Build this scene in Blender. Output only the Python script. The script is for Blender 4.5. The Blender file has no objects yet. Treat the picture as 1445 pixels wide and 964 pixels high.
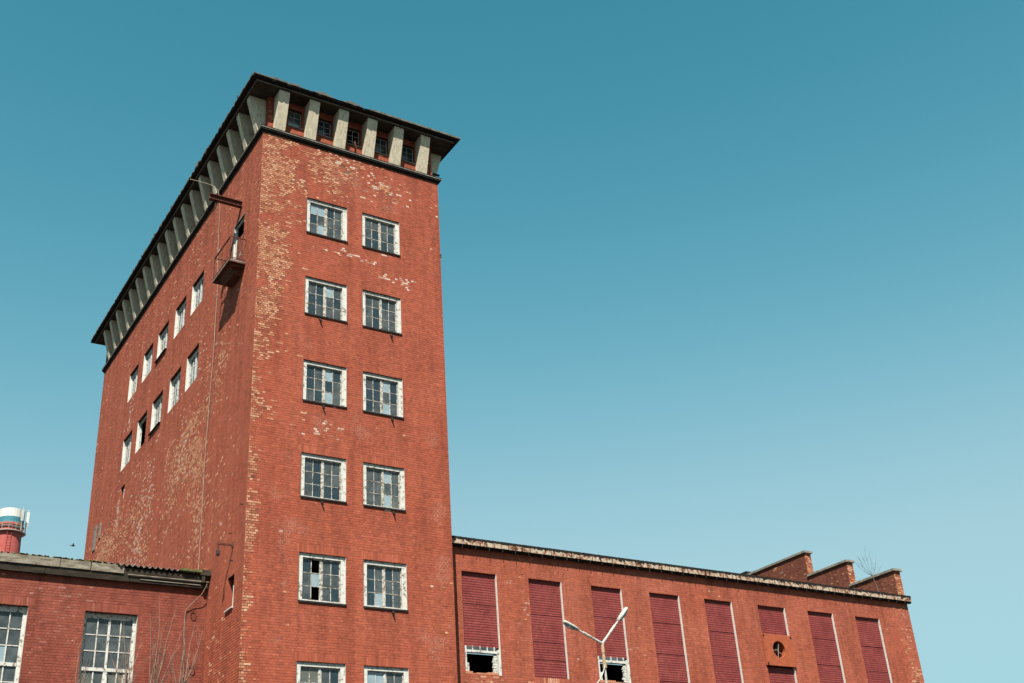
import bpy, math, random
import numpy as np
from mathutils import Vector, Matrix, noise

random.seed(11)
rng = np.random.RandomState(11)
scene = bpy.context.scene
COL = scene.collection
R = math.radians

# ------------------------------------------------------------------ camera
YAW, PITCH, ROLL = 0.586, 0.483, -0.071
CAM = Vector((-11.549, -32.675, -4.582))
fwd = Vector((math.sin(YAW)*math.cos(PITCH), math.cos(YAW)*math.cos(PITCH), math.sin(PITCH)))
rt = Vector((math.cos(YAW), -math.sin(YAW), 0)); up = rt.cross(fwd)
r2 = math.cos(ROLL)*rt + math.sin(ROLL)*up
u2 = -math.sin(ROLL)*rt + math.cos(ROLL)*up
cam_d = bpy.data.cameras.new('camera'); cam = bpy.data.objects.new('camera', cam_d); COL.objects.link(cam)
cam.matrix_world = Matrix(((r2.x, u2.x, -fwd.x, CAM.x), (r2.y, u2.y, -fwd.y, CAM.y), (r2.z, u2.z, -fwd.z, CAM.z), (0, 0, 0, 1)))
cam_d.sensor_width = 36.0; cam_d.lens = 1646.85/1445*36.0
cam_d.clip_start = 0.1; cam_d.clip_end = 6000
scene.camera = cam

# ------------------------------------------------------------------ light
SUN = Vector((-1.0, -1.45, 2.42)).normalized()          # towards the sun
elev = math.asin(SUN.z)
world = bpy.data.worlds.new('World'); scene.world = world; world.use_nodes = True
wn = world.node_tree.nodes; wl = world.node_tree.links
bg = wn['Background']; bg.inputs['Strength'].default_value = 0.086
sky = wn.new('ShaderNodeTexSky'); sky.sky_type = 'NISHITA'; sky.sun_disc = False
sky.sun_elevation = elev
sky.sun_rotation = math.atan2(SUN.x, SUN.y)
sky.air_density = 1.0; sky.dust_density = 0.6; sky.ozone_density = 1.2
# cyan film cast of the sky: red falls off faster than green and blue away from the horizon
sep = wn.new('ShaderNodeSeparateColor'); comb = wn.new('ShaderNodeCombineColor')
wl.new(sky.outputs[0], sep.inputs[0])
def wmath(op, a, b):
    m_ = wn.new('ShaderNodeMath'); m_.operation = op
    for k_, v_ in enumerate((a, b)):
        if isinstance(v_, (int, float)): m_.inputs[k_].default_value = v_
        else: wl.new(v_, m_.inputs[k_])
    return m_.outputs[0]
for i, (pw, c_, top_) in enumerate(((3.5, 0.27, 1.9), (2.06, 0.258, 3.25), (2.17, 0.0927, 3.65))):
    q_ = wmath('MULTIPLY', wmath('POWER', sep.outputs[i], pw), -c_)
    wl.new(wmath('MULTIPLY', wmath('SUBTRACT', 1.0, wmath('POWER', math.e, q_)), top_), comb.inputs[i])
wl.new(comb.outputs[0], bg.inputs['Color'])
sd = bpy.data.lights.new('sun', 'SUN'); so = bpy.data.objects.new('sun', sd); COL.objects.link(so)
sd.energy = 5.0; sd.angle = R(0.5); sd.color = (1.0, 0.94, 0.84)
so.rotation_euler = (-SUN).to_track_quat('-Z', 'Y').to_euler()
scene.view_settings.view_transform = 'Standard'; scene.view_settings.look = 'None'
scene.view_settings.exposure = 1.253; scene.view_settings.gamma = 1.0
scene.view_settings.use_curve_mapping = False

GROUND = -6.2

# ------------------------------------------------------------------ materials
def newmat(name):
    m = bpy.data.materials.new(name); m.use_nodes = True
    nt = m.node_tree; b = nt.nodes['Principled BSDF']
    b.inputs['Roughness'].default_value = 0.9
    b.inputs['Specular IOR Level'].default_value = 0.2
    return m, nt.nodes, nt.links, b
def noise_n(n, l, scale, detail=4, rough=0.6, vec=None, stretch=None):
    t = n.new('ShaderNodeTexNoise'); t.inputs['Scale'].default_value = scale
    t.inputs['Detail'].default_value = detail; t.inputs['Roughness'].default_value = rough
    tc = n.new('ShaderNodeTexCoord')
    geo = n.new('ShaderNodeNewGeometry')
    src = geo.outputs['Position']
    if stretch:
        mp = n.new('ShaderNodeMapping'); mp.inputs['Scale'].default_value = stretch
        l.new(src, mp.inputs['Vector']); src = mp.outputs[0]
    l.new(src, t.inputs['Vector'])
    return t.outputs['Fac']
def ramp(n, l, fac, stops):
    r = n.new('ShaderNodeValToRGB'); e = r.color_ramp.elements
    e[0].position, e[0].color = stops[0][0], (*stops[0][1], 1)
    e[1].position, e[1].color = stops[-1][0], (*stops[-1][1], 1)
    for p, c in stops[1:-1]:
        x = e.new(p); x.color = (*c, 1)
    l.new(fac, r.inputs[0]); return r.outputs[0]
def mixc(n, l, fac, a, b, mode='MIX'):
    m = n.new('ShaderNodeMix'); m.data_type = 'RGBA'; m.blend_type = mode
    for sock, v in ((m.inputs['Factor'], fac), (m.inputs['A'], a), (m.inputs['B'], b)):
        if isinstance(v, (int, float)): sock.default_value = v
        elif isinstance(v, tuple): sock.default_value = (*v, 1)
        else: l.new(v, sock)
    return m.outputs['Result']
def mth(n, l, op, a, b=None, clamp=False):
    m = n.new('ShaderNodeMath'); m.operation = op; m.use_clamp = clamp
    for i, v in enumerate((a, b)):
        if v is None: continue
        if isinstance(v, (int, float)): m.inputs[i].default_value = v
        else: l.new(v, m.inputs[i])
    return m.outputs[0]
def bump(n, l, b, h, strength=0.4, dist=0.02):
    bp = n.new('ShaderNodeBump'); bp.inputs['Strength'].default_value = strength
    bp.inputs['Distance'].default_value = dist
    l.new(h, bp.inputs['Height']); l.new(bp.outputs[0], b.inputs['Normal'])
def attr(n, name):
    a = n.new('ShaderNodeAttribute'); a.attribute_name = name; return a.outputs['Fac']

ALB = 0.60          # overall level of the base colours
def alb(c): return tuple(x*ALB for x in c)
def brick_mat(name, paint, paint2, raws, pale, speck=0.0):
    al = lambda c: tuple(x*0.68 for x in c)
    paint, paint2, pale = al(paint), al(paint2), al(pale); raws = [(p_, al(c_)) for p_, c_ in raws]
    m, n, l, b = newmat(name)
    wear = attr(n, 'wear'); tone = attr(n, 'tone'); pl = attr(n, 'pale')
    big = noise_n(n, l, 0.55, 5, 0.65); fine = noise_n(n, l, 22, 4, 0.7)
    mid = noise_n(n, l, 7.0, 5, 0.75)
    streak = noise_n(n, l, 1.0, 5, 0.7, stretch=(2.2, 2.2, 0.22))
    p = mixc(n, l, ramp(n, l, big, [(0.35, (0, 0, 0)), (0.68, (1, 1, 1))]), paint, paint2)
    # weather: soot streaks and brushed-on unevenness, per brick tone
    st = ramp(n, l, streak, [(0.34, (0.74, 0.72, 0.72)), (0.56, (1, 1, 1))])
    p = mixc(n, l, 1.0, p, st, 'MULTIPLY')
    so_ = attr(n, 'soot')
    p = mixc(n, l, mth(n, l, 'MULTIPLY', so_, 1.0), p, mixc(n, l, 1.0, p, (0.52, 0.50, 0.52), 'MULTIPLY'))
    tv = ramp(n, l, tone, [(0.0, (0.78, 0.78, 0.78)), (0.25, (0.94, 0.94, 0.94)), (0.8, (1.04, 1.05, 1.05)), (1.0, (1.14, 1.22, 1.22))])
    p = mixc(n, l, 1.0, p, tv, 'MULTIPLY')
    md = ramp(n, l, mid, [(0.3, (0.78, 0.78, 0.78)), (0.7, (1.12, 1.12, 1.12))])
    p = mixc(n, l, 1.0, p, md, 'MULTIPLY')
    if speck:
        sp = noise_n(n, l, 34, 3, 0.75)
        p = mixc(n, l, 1.0, p, ramp(n, l, sp, [(0.34, (1-speck,)*3), (0.52, (1, 1, 1)), (0.7, (1+speck*0.7, 1+speck*1.6, 1+speck*1.9))]), 'MULTIPLY')
    raw = ramp(n, l, tone, raws)
    raw = mixc(n, l, 1.0, raw, ramp(n, l, fine, [(0.3, (0.72, 0.7, 0.7)), (0.7, (1.15, 1.15, 1.15))]), 'MULTIPLY')
    f = mth(n, l, 'ADD', wear, mth(n, l, 'MULTIPLY', mth(n, l, 'SUBTRACT', fine, 0.5), 0.9))
    f = mth(n, l, 'ADD', f, mth(n, l, 'MULTIPLY', mth(n, l, 'SUBTRACT', mid, 0.5), 0.7))
    msk = ramp(n, l, f, [(0.44, (0, 0, 0)), (0.56, (1, 1, 1))])
    c = mixc(n, l, msk, p, raw)
    f2 = mth(n, l, 'ADD', pl, mth(n, l, 'MULTIPLY', mth(n, l, 'SUBTRACT', fine, 0.5), 0.9))
    c = mixc(n, l, ramp(n, l, f2, [(0.42, (0, 0, 0)), (0.75, (0.85, 0.85, 0.85))]), c, pale)
    l.new(c, b.inputs['Base Color'])
    bump(n, l, b, fine, 0.5, 0.012)
    return m

RAW = [(0.0, (0.28, 0.085, 0.045)), (0.2, (0.42, 0.15, 0.08)), (0.5, (0.50, 0.205, 0.115)), (0.8, (0.57, 0.27, 0.158)), (1.0, (0.64, 0.36, 0.235))]
MORT = [(0.0, (0.12, 0.042, 0.028)), (0.5, (0.17, 0.058, 0.036)), (1.0, (0.26, 0.11, 0.07))]
M = {}
M['brick_front'] = brick_mat('painted_brick', (0.380, 0.088, 0.048), (0.43, 0.112, 0.064), RAW, (0.66, 0.52, 0.42))
M['brick_wing'] = brick_mat('faded_painted_brick', (0.385, 0.090, 0.049), (0.45, 0.125, 0.075), RAW, (0.60, 0.42, 0.34), 0.26)
M['mortar_wing'] = brick_mat('faded_painted_mortar', (0.365, 0.082, 0.044), (0.43, 0.114, 0.068), RAW, (0.55, 0.38, 0.3), 0.26)
M['brick_left'] = brick_mat('weathered_painted_brick', (0.420, 0.100, 0.054), (0.47, 0.128, 0.072), RAW, (0.62, 0.48, 0.40), 0.14)  # left face: paint lightened to make up for the grazing sun
M['mortar_left'] = brick_mat('weathered_painted_mortar', (0.36, 0.082, 0.045), (0.42, 0.105, 0.06), MORT, (0.6, 0.45, 0.36), 0.14)  # joints lightened along with the left-face paint
M['mortar_front'] = brick_mat('painted_mortar', (0.345, 0.076, 0.041), (0.395, 0.097, 0.055), MORT, (0.6, 0.45, 0.36))
M['brick_side'] = brick_mat('painted_brick_crimson', (0.262, 0.064, 0.042), (0.315, 0.086, 0.056), RAW, (0.40, 0.20, 0.165))
M['mortar_side'] = brick_mat('painted_mortar_crimson', (0.238, 0.057, 0.037), (0.29, 0.077, 0.050), MORT, (0.5, 0.32, 0.28))
M['brick_dark'] = brick_mat('sooty_brick', (0.19, 0.062, 0.040), (0.25, 0.085, 0.052),  # dark unpainted gable brick, with the coping's shade mixed into the colour
                            [(0, (0.14, 0.045, 0.028)), (0.6, (0.34, 0.125, 0.068)), (1.0, (0.50, 0.24, 0.13))], (0.4, 0.3, 0.22))

def simple_mat(name, stops, scale=6, rough=0.9, bumps=0.4, bd=0.01, stretch=None, scale2=None, metal=0.0, detail=5):
    m, n, l, b = newmat(name); stops = [(p_, alb(c_)) for p_, c_ in stops]
    f = noise_n(n, l, scale, detail, 0.65, stretch=stretch)
    c = ramp(n, l, f, stops)
    if scale2:
        f2 = noise_n(n, l, scale2, 3, 0.6)
        c = mixc(n, l, 1.0, c, ramp(n, l, f2, [(0.3, (0.7, 0.7, 0.7)), (0.7, (1.1, 1.1, 1.1))]), 'MULTIPLY')
    l.new(c, b.inputs['Base Color']); b.inputs['Roughness'].default_value = rough
    b.inputs['Metallic'].default_value = metal
    bump(n, l, b, f, bumps, bd)
    return m
M['concrete'] = simple_mat('board_marked_concrete', [(0.28, (0.26, 0.21, 0.15)), (0.40, (0.76, 0.66, 0.49)), (0.72, (0.98, 0.88, 0.68))], 4.0, stretch=(3, 3, 0.8), scale2=30)
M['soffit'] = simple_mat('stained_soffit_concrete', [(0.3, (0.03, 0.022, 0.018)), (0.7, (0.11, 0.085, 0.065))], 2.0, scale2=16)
M['tar'] = simple_mat('tarred_felt', [(0.3, (0.006, 0.0055, 0.005)), (0.75, (0.032, 0.028, 0.024))], 6, scale2=40)
M['felt_light'] = simple_mat('weathered_felt', [(0.3, (0.06, 0.055, 0.045)), (0.6, (0.2, 0.18, 0.145)), (0.8, (0.34, 0.31, 0.25))], 9, scale2=40)
M['zinc'] = simple_mat('pale_flashing', [(0.3, (0.16, 0.145, 0.12)), (0.6, (0.36, 0.33, 0.28)), (0.8, (0.55, 0.52, 0.46))], 5, scale2=30)
M['white_paint'] = simple_mat('peeling_white_paint', [(0.32, (0.16, 0.12, 0.09)), (0.40, (0.42, 0.38, 0.32)), (0.46, (0.74, 0.73, 0.68)), (0.8, (0.84, 0.84, 0.80))], 9, scale2=45)
M['frame_old'] = simple_mat('weathered_window_wood', [(0.36, (0.12, 0.09, 0.065)), (0.46, (0.42, 0.37, 0.30)), (0.56, (0.70, 0.67, 0.61)), (0.8, (0.80, 0.79, 0.75))], 14, scale2=50)
M['reveal'] = simple_mat('whitewashed_reveal', [(0.24, (0.32, 0.24, 0.17)), (0.40, (0.80, 0.78, 0.72)), (0.8, (0.92, 0.91, 0.87))], 7, scale2=30)
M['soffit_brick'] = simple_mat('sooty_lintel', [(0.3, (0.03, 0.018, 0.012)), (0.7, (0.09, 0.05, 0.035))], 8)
M['rust'] = simple_mat('rusted_iron', [(0.3, (0.05, 0.024, 0.017)), (0.6, (0.17, 0.06, 0.038)), (0.8, (0.34, 0.12, 0.075))], 10)
M['rust_red'] = simple_mat('red_primed_steel', [(0.3, (0.12, 0.035, 0.022)), (0.7, (0.34, 0.09, 0.05))], 10)
M['black_iron'] = simple_mat('black_iron', [(0.3, (0.012, 0.011, 0.011)), (0.7, (0.04, 0.036, 0.034))], 10, rough=0.6)
M['sheet'] = simple_mat('crimson_sheet_metal', [(0.3, (0.20, 0.034, 0.033)), (0.45, (0.255, 0.046, 0.043)), (0.62, (0.29, 0.058, 0.053)), (0.8, (0.35, 0.09, 0.08))], 2.2, rough=0.7, bumps=0.1, scale2=14)
M['fan_plate'] = simple_mat('orange_rust_plate', [(0.3, (0.36, 0.085, 0.040)), (0.6, (0.50, 0.125, 0.055)), (0.8, (0.54, 0.17, 0.08))], 4, scale2=25)
M['cream'] = simple_mat('flaking_cream_gutter', [(0.38, (0.05, 0.025, 0.018)), (0.45, (0.36, 0.15, 0.085)), (0.53, (0.56, 0.46, 0.35)), (0.8, (0.72, 0.67, 0.55))], 5, stretch=(1.4, 1, 1.0), scale2=20)
M['asbestos'] = simple_mat('grey_fibre_cement', [(0.3, (0.08, 0.075, 0.06)), (0.5, (0.24, 0.23, 0.20)), (0.8, (0.40, 0.39, 0.35))], 5, scale2=30)
M['fascia'] = simple_mat('weathered_fascia_board', [(0.3, (0.09, 0.07, 0.05)), (0.48, (0.30, 0.26, 0.20)), (0.75, (0.50, 0.46, 0.38))], 4, stretch=(0.6, 1, 3), scale2=25)
M['fascia_dark'] = simple_mat('rotten_fascia_board', [(0.3, (0.02, 0.016, 0.012)), (0.7, (0.09, 0.07, 0.05))], 4, stretch=(0.6, 1, 3), scale2=25)
M['moss'] = simple_mat('moss', [(0.3, (0.05, 0.06, 0.02)), (0.6, (0.16, 0.18, 0.055)), (0.8, (0.3, 0.3, 0.14))], 14)
M['bark'] = simple_mat('pale_bark', [(0.3, (0.10, 0.08, 0.06)), (0.7, (0.30, 0.25, 0.19))], 12)
M['twig'] = simple_mat('pale_twig', [(0.3, (0.20, 0.13, 0.095)), (0.7, (0.40, 0.27, 0.20))], 6)
M['twig_dark'] = simple_mat('dark_twig', [(0.3, (0.07, 0.055, 0.045)), (0.7, (0.2, 0.16, 0.13))], 6)
M['cable'] = simple_mat('faded_cable', [(0.3, (0.30, 0.24, 0.19)), (0.7, (0.5, 0.42, 0.35))], 6)
M['lamp_metal'] = simple_mat('pale_lamp_metal', [(0.3, (0.44, 0.42, 0.37)), (0.7, (0.74, 0.73, 0.68))], 5, rough=0.55, scale2=20)
M['lamp_sleeve'] = simple_mat('tan_pole_paint', [(0.3, (0.40, 0.26, 0.15)), (0.7, (0.60, 0.43, 0.27))], 5, rough=0.7, scale2=20)
M['ground'] = simple_mat('gravelly_yard', [(0.3, (0.06, 0.055, 0.045)), (0.6, (0.10, 0.09, 0.07)), (0.8, (0.14, 0.12, 0.09))], 0.6, scale2=7)
M['roofing'] = simple_mat('roof_felt', [(0.3, (0.035, 0.033, 0.03)), (0.7, (0.09, 0.085, 0.075))], 1.0, scale2=10)
M['interior'] = simple_mat('dark_interior_wall', [(0.3, (0.03, 0.025, 0.02)), (0.7, (0.07, 0.06, 0.05))], 1.0)
M['stack_red'] = simple_mat('stack_red_paint', [(0.3, (0.42, 0.085, 0.075)), (0.7, (0.58, 0.15, 0.13))], 1.2)
M['stack_white'] = simple_mat('stack_white_paint', [(0.3, (0.66, 0.66, 0.62)), (0.7, (0.8, 0.8, 0.77))], 0.8)
M['stack_blue'] = simple_mat('stack_blue_paint', [(0.3, (0.05, 0.20, 0.27)), (0.7, (0.09, 0.28, 0.36))], 0.8)
M['feather'] = simple_mat('dark_feather', [(0.3, (0.03, 0.03, 0.03)), (0.7, (0.08, 0.08, 0.08))], 30)

def glass_mat(name, c1, c2, rough, spec=0.5):
    c1, c2 = alb(c1), alb(c2)
    m, n, l, b = newmat(name)
    f = noise_n(n, l, 3.0, 4, 0.6); f2 = noise_n(n, l, 28, 3, 0.6)
    c = mixc(n, l, ramp(n, l, f, [(0.35, (0, 0, 0)), (0.65, (1, 1, 1))]), c1, c2)
    l.new(c, b.inputs['Base Color']); b.inputs['Roughness'].default_value = rough
    b.inputs['Specular IOR Level'].default_value = spec; b.inputs['IOR'].default_value = 1.5
    bump(n, l, b, f, 0.25, 0.03)
    return m
M['glass'] = glass_mat('dusty_window_glass', (0.050, 0.062, 0.068), (0.105, 0.122, 0.124), 0.2, 0.38)
M['glass_pale'] = glass_mat('milky_replacement_pane', (0.26, 0.36, 0.41), (0.36, 0.45, 0.49), 0.3)  # sky reflection painted into the pane colour
M['glass_dirty'] = glass_mat('grimy_pane', (0.16, 0.16, 0.13), (0.08, 0.10, 0.10), 0.4)
M['glass_blue'] = glass_mat('clear_blue_pane', (0.022, 0.040, 0.052), (0.035, 0.058, 0.072), 0.1, 0.42)

# ------------------------------------------------------------------ helpers
def tag(o, label=None, cat=None, group=None, kind=None):
    if label: o['label'] = label
    if cat: o['category'] = cat
    if group: o['group'] = group
    if kind: o['kind'] = kind
    return o
def empty(name, loc=(0, 0, 0)):
    o = bpy.data.objects.new(name, None); COL.objects.link(o); o.location = loc
    o.empty_display_size = 0.3; return o
def link(name, me, parent=None, loc=(0, 0, 0), rz=0.0, kind=None):
    o = bpy.data.objects.new(name, me); COL.objects.link(o); o.location = loc
    if rz: o.rotation_euler = (0, 0, rz)
    if parent is not None: o.parent = parent
    if kind: o['kind'] = kind
    return o
class MB:
    def __init__(s): s.v = []; s.f = []; s.mi = []; s.cur = 0
    def quad(s, a, b, c, d):
        i = len(s.v); s.v += [tuple(a), tuple(b), tuple(c), tuple(d)]; s.f.append((i, i+1, i+2, i+3)); s.mi.append(s.cur); return s
    def poly(s, pts):
        i = len(s.v); s.v += [tuple(p) for p in pts]; s.f.append(tuple(range(i, i+len(pts)))); s.mi.append(s.cur)
    def box(s, x0, x1, y0, y1, z0, z1):
        i = len(s.v)
        s.v += [(x0, y0, z0), (x1, y0, z0), (x1, y1, z0), (x0, y1, z0), (x0, y0, z1), (x1, y0, z1), (x1, y1, z1), (x0, y1, z1)]
        for f in ((0, 3, 2, 1), (4, 5, 6, 7), (0, 1, 5, 4), (1, 2, 6, 5), (2, 3, 7, 6), (3, 0, 4, 7)):
            s.f.append(tuple(i+k for k in f)); s.mi.append(s.cur)
        return s
    def hexa(s, p):   # 8 points, same order as box
        i = len(s.v); s.v += [tuple(q) for q in p]
        for f in ((0, 3, 2, 1), (4, 5, 6, 7), (0, 1, 5, 4), (1, 2, 6, 5), (2, 3, 7, 6), (3, 0, 4, 7)):
            s.f.append(tuple(i+k for k in f)); s.mi.append(s.cur)
        return s
    def tube(s, pts, rad, seg=6, caps=True):
        pts = [Vector(p) for p in pts]; n = len(pts)
        rads = rad if isinstance(rad, (list, tuple)) else [rad]*n
        base = len(s.v); prev = None
        for k, p in enumerate(pts):
            t = (pts[min(k+1, n-1)] - pts[max(k-1, 0)]).normalized()
            if prev is None:
                a = Vector((0, 0, 1)) if abs(t.z) < 0.9 else Vector((1, 0, 0))
                x = t.cross(a).normalized()
            else:
                x = (prev - t*prev.dot(t)).normalized()
            prev = x; y = t.cross(x)
            for j in range(seg):
                an = 2*math.pi*j/seg
                s.v.append(tuple(p + (x*math.cos(an) + y*math.sin(an))*rads[k]))
        for k in range(n-1):
            for j in range(seg):
                a = base+k*seg+j; b = base+k*seg+(j+1) % seg
                s.f.append((a, b, b+seg, a+seg)); s.mi.append(s.cur)
        if caps:
            s.f.append(tuple(base+j for j in range(seg))[::-1]); s.mi.append(s.cur)
            s.f.append(tuple(base+(n-1)*seg+j for j in range(seg))); s.mi.append(s.cur)
        return s
    def mesh(s, name, mats, smooth=False):
        me = bpy.data.meshes.new(name); me.from_pydata(s.v, [], s.f)
        if not isinstance(mats, (list, tuple)): mats = [mats]
        for m in mats: me.materials.append(m)
        if len(mats) > 1: me.polygons.foreach_set('material_index', s.mi)
        if smooth: me.polygons.foreach_set('use_smooth', [True]*len(me.polygons))
        me.update(); return me
    def build(s, name, mats, parent=None, loc=(0, 0, 0), rz=0.0, kind=None, smooth=False):
        return link(name, s.mesh(name, mats, smooth), parent, loc, rz, kind)

def nz(x, y, z=0.0): return noise.noise(Vector((x, y, z)))      # -1..1
def fb(x, y, s=0.0): return nz(x, y, s) + 0.5*nz(2.1*x, 2.1*y, s+7) + 0.25*nz(4.3*x, 4.3*y, s+13)
def gauss(u, z, L):
    t = 0.0
    for (a, b, sa, sb, amp) in L:
        d = ((u-a)/sa)**2 + ((z-b)/sb)**2
        if d < 6: t += amp*math.exp(-d)
    return t

# frames: 'F' = wall facing -y at depth y0 (u = x); 'L' = wall facing -x at x0 (u = y)
def fr(kind, off):
    if kind == 'F': return lambda u, d, z: (u, off+d, z)
    return lambda u, d, z: (off+d, u, z)

def soot(u, z, kind, holes, ztop):
    # run-off dirt: narrow streaks that start under openings and under the wall top
    s = 0.0
    st = max(0.0, nz(u*3.1, z*0.12, 71) + 0.5*nz(u*8.0, z*0.2, 73))
    for h in holes:
        if h[0]-0.1 < u < h[1]+0.1 and 0 < h[2]-z < 1.3: s += (1-(h[2]-z)/1.3)*(0.25+1.3*st)*0.45
    if 0 < ztop-z < 1.6: s += (1-(ztop-z)/1.6)*(0.1+1.4*st)*0.6
    return min(0.8, s)
def wall_sheet(name, kind, off, u0, u1, z0, z1, holes, wearfn, mat, parent, step=0.35, jointfn=None):
    F = fr(kind, off)
    us = set(np.linspace(u0, u1, max(2, int((u1-u0)/step)+1)).round(4)); zs = set(np.linspace(z0, z1, max(2, int((z1-z0)/step)+1)).round(4))
    for h in holes:
        for a in h[:2]:
            if u0 < a < u1: us.add(round(a, 4))
        for a in h[2:4]:
            if z0 < a < z1: zs.add(round(a, 4))
    us = sorted(us); zs = sorted(zs); nu = len(us)
    v = [F(u, 0, z) for z in zs for u in us]; f = []
    for j in range(len(zs)-1):
        zc = (zs[j]+zs[j+1])/2
        for i in range(nu-1):
            uc = (us[i]+us[i+1])/2
            if any(h[0] < uc < h[1] and h[2] < zc < h[3] for h in holes): continue
            a = j*nu+i
            q = (a, a+1, a+nu+1, a+nu)
            f.append(q if kind == 'F' else q[::-1])
    me = bpy.data.meshes.new(name); me.from_pydata(v, [], f); me.materials.append(mat)
    W = []; T = []; P = []
    for z in zs:
        for u in us:
            w, p = wearfn(u, z); W.append(min(1, w*1.25)); P.append(max(min(0.8, p*0.8), jointfn(u, z) if jointfn else 0)); T.append(0.5+0.3*nz(u*1.5, z*1.5, 3))
    S = [soot(u, z, kind, holes, zs[-1]) for z in zs for u in us]
    for nme, arr in (('wear', W), ('tone', T), ('pale', P), ('soot', S)):
        a = me.attributes.new(nme, 'FLOAT', 'POINT'); a.data.foreach_set('value', arr)
    return link(name, me, parent)

def rect_sub(rects, h):
    out = []
    for (a, b, c, d) in rects:
        if b <= h[0] or a >= h[1] or d <= h[2] or c >= h[3]: out.append((a, b, c, d)); continue
        if a < h[0]: out.append((a, h[0], c, d)); a = h[0]
        if b > h[1]: out.append((h[1], b, c, d)); b = h[1]
        if c < h[2]: out.append((a, b, c, h[2]))
        if d > h[3]: out.append((a, b, h[3], d))
    return out

BL, BH, CH, J = 0.24, 0.12, 0.082, 0.017
def brick_field(kind, off, u0, u1, z0, z1, holes, wearfn, parent, mat, soldiers=(), single=None, nsingle=0, proud=0.0035, missing=(), palek=1.0):
    """courses of single bricks; returns nothing, links one brickwork mesh + nsingle brick objects"""
    F = fr(kind, off)
    blk = list(holes) + [s for s in soldiers]
    recs = []
    k = 0; z = z0
    while z < z1-0.01:
        ze = min(z+CH, z1)
        hs = [h for h in blk if h[2] < ze and h[3] > z]
        if k % 4 == 0: L = BL; st = u0 - (0.0 if (k//4) % 2 == 0 else 0.12)
        else: L = BH; st = u0 - (0.06 if k % 2 == 1 else 0.0)
        u = st
        while u < u1-0.005:
            a, b = max(u, u0), min(u+L, u1)
            u += L
            if b-a < 0.02: continue
            r = [(a, b, z, ze)]
            for h in hs: r = rect_sub(r, h)
            full = len(r) == 1 and r[0] == (a, b, z, ze)
            for q in r:
                if q[1]-q[0] > 0.02 and q[3]-q[2] > 0.015: recs.append((q, full and (b-a) > L*0.95, L))
        z += CH; k += 1
    for s in soldiers:
        u = s[0]
        while u < s[1]-0.02:
            recs.append(((u, min(u+CH, s[1]), s[2], s[3]), False, CH)); u += CH
    V = []; Fc = []; W = []; T = []; P = []; SO = []
    singles = []
    for (q, full, L) in recs:
        uc, zc = (q[0]+q[1])/2, (q[2]+q[3])/2
        pw, pp = wearfn(uc, zc)
        pw = pw*pw*(3-2*pw)          # worn bricks keep together in patches
        r = random.random(); r2_ = random.random()
        w = min(1.0, 0.36+0.42*random.random()+0.34*pw) if r < pw else 0.12*random.random() + 0.22*pw
        p = (0.45+0.4*random.random())*palek if r2_ < pp else 0.0
        t = random.random()
        d = -(proud + 0.003*(random.random()-0.5) + (0.002+0.007*random.random() if w > 0.4 else 0))
        if random.random() < 0.012: d += 0.006
        gone = False
        for m in missing:
            if m[0] < uc < m[1] and m[2] < zc < m[3] and random.random() < m[4]: gone = True
        if gone: continue
        if full and single and single(uc, zc) and len(singles) < nsingle:
            singles.append((q, L, w, t, p, d)); continue
        j = J*0.5
        jj = [random.uniform(-0.0025, 0.0025) for _ in range(4)]
        a, b, c, e = q[0]+j+jj[0], q[1]-j+jj[1], q[2]+j+jj[2], q[3]-j+jj[3]
        i = len(V)
        V += [F(a, d, c), F(b, d, c), F(b, d, e), F(a, d, e), F(a, 0.001, c), F(b, 0.001, c), F(b, 0.001, e), F(a, 0.001, e)]
        fs = [(i, i+1, i+2, i+3), (i+4, i, i+3, i+7), (i+1, i+5, i+6, i+2), (i+3, i+2, i+6, i+7), (i+4, i+5, i+1, i)]
        if kind == 'L': fs = [x[::-1] for x in fs]
        Fc += fs; W += [w]*8; T += [t]*8; P += [p]*8; SO += [soot(uc, zc, kind, holes, z1)]*8
    me = bpy.data.meshes.new('brickwork'); me.from_pydata(V, [], Fc); me.materials.append(mat)
    for nme, arr in (('wear', W), ('tone', T), ('pale', P), ('soot', SO)):
        a = me.attributes.new(nme, 'FLOAT', 'POINT'); a.data.foreach_set('value', arr)
    link('brickwork', me, parent, kind='stuff')
    cache = {}
    for (q, L, w, t, p, d) in singles:
        key = (L, round(w*4)/4, round(t*5)/5, p > 0)
        if key not in cache:
            hx, hz = (L-J)/2, (CH-J)/2
            mb = MB(); ch = 0.003
            mb.hexa([F0(-hx, 0, -hz, kind), F0(hx, 0, -hz, kind), F0(hx, 0.03, -hz, kind), F0(-hx, 0.03, -hz, kind),
                     F0(-hx, 0, hz, kind), F0(hx, 0, hz, kind), F0(hx, 0.03, hz, kind), F0(-hx, 0.03, hz, kind)])
            m2 = mb.mesh('brick', mat); n8 = len(m2.vertices)
            for nme, val in (('wear', key[1]), ('tone', key[2]), ('pale', 0.65*palek if p > 0 else 0.0)):
                at = m2.attributes.new(nme, 'FLOAT', 'POINT'); at.data.foreach_set('value', [val]*n8)
            cache[key] = m2
        link('brick', cache[key], parent, F((q[0]+q[1])/2 + random.uniform(-.002, .002), d, (q[2]+q[3])/2))
def F0(u, d, z, kind): return (u, d, z) if kind == 'F' else (d, u, z)

# ------------------------------------------------------------------ ground
g = MB(); N = 48; rad = 3000
g.poly([(rad*math.cos(2*math.pi*i/N), rad*math.sin(2*math.pi*i/N), GROUND) for i in range(N)])
g.build('ground', M['ground'], kind='structure')

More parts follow.
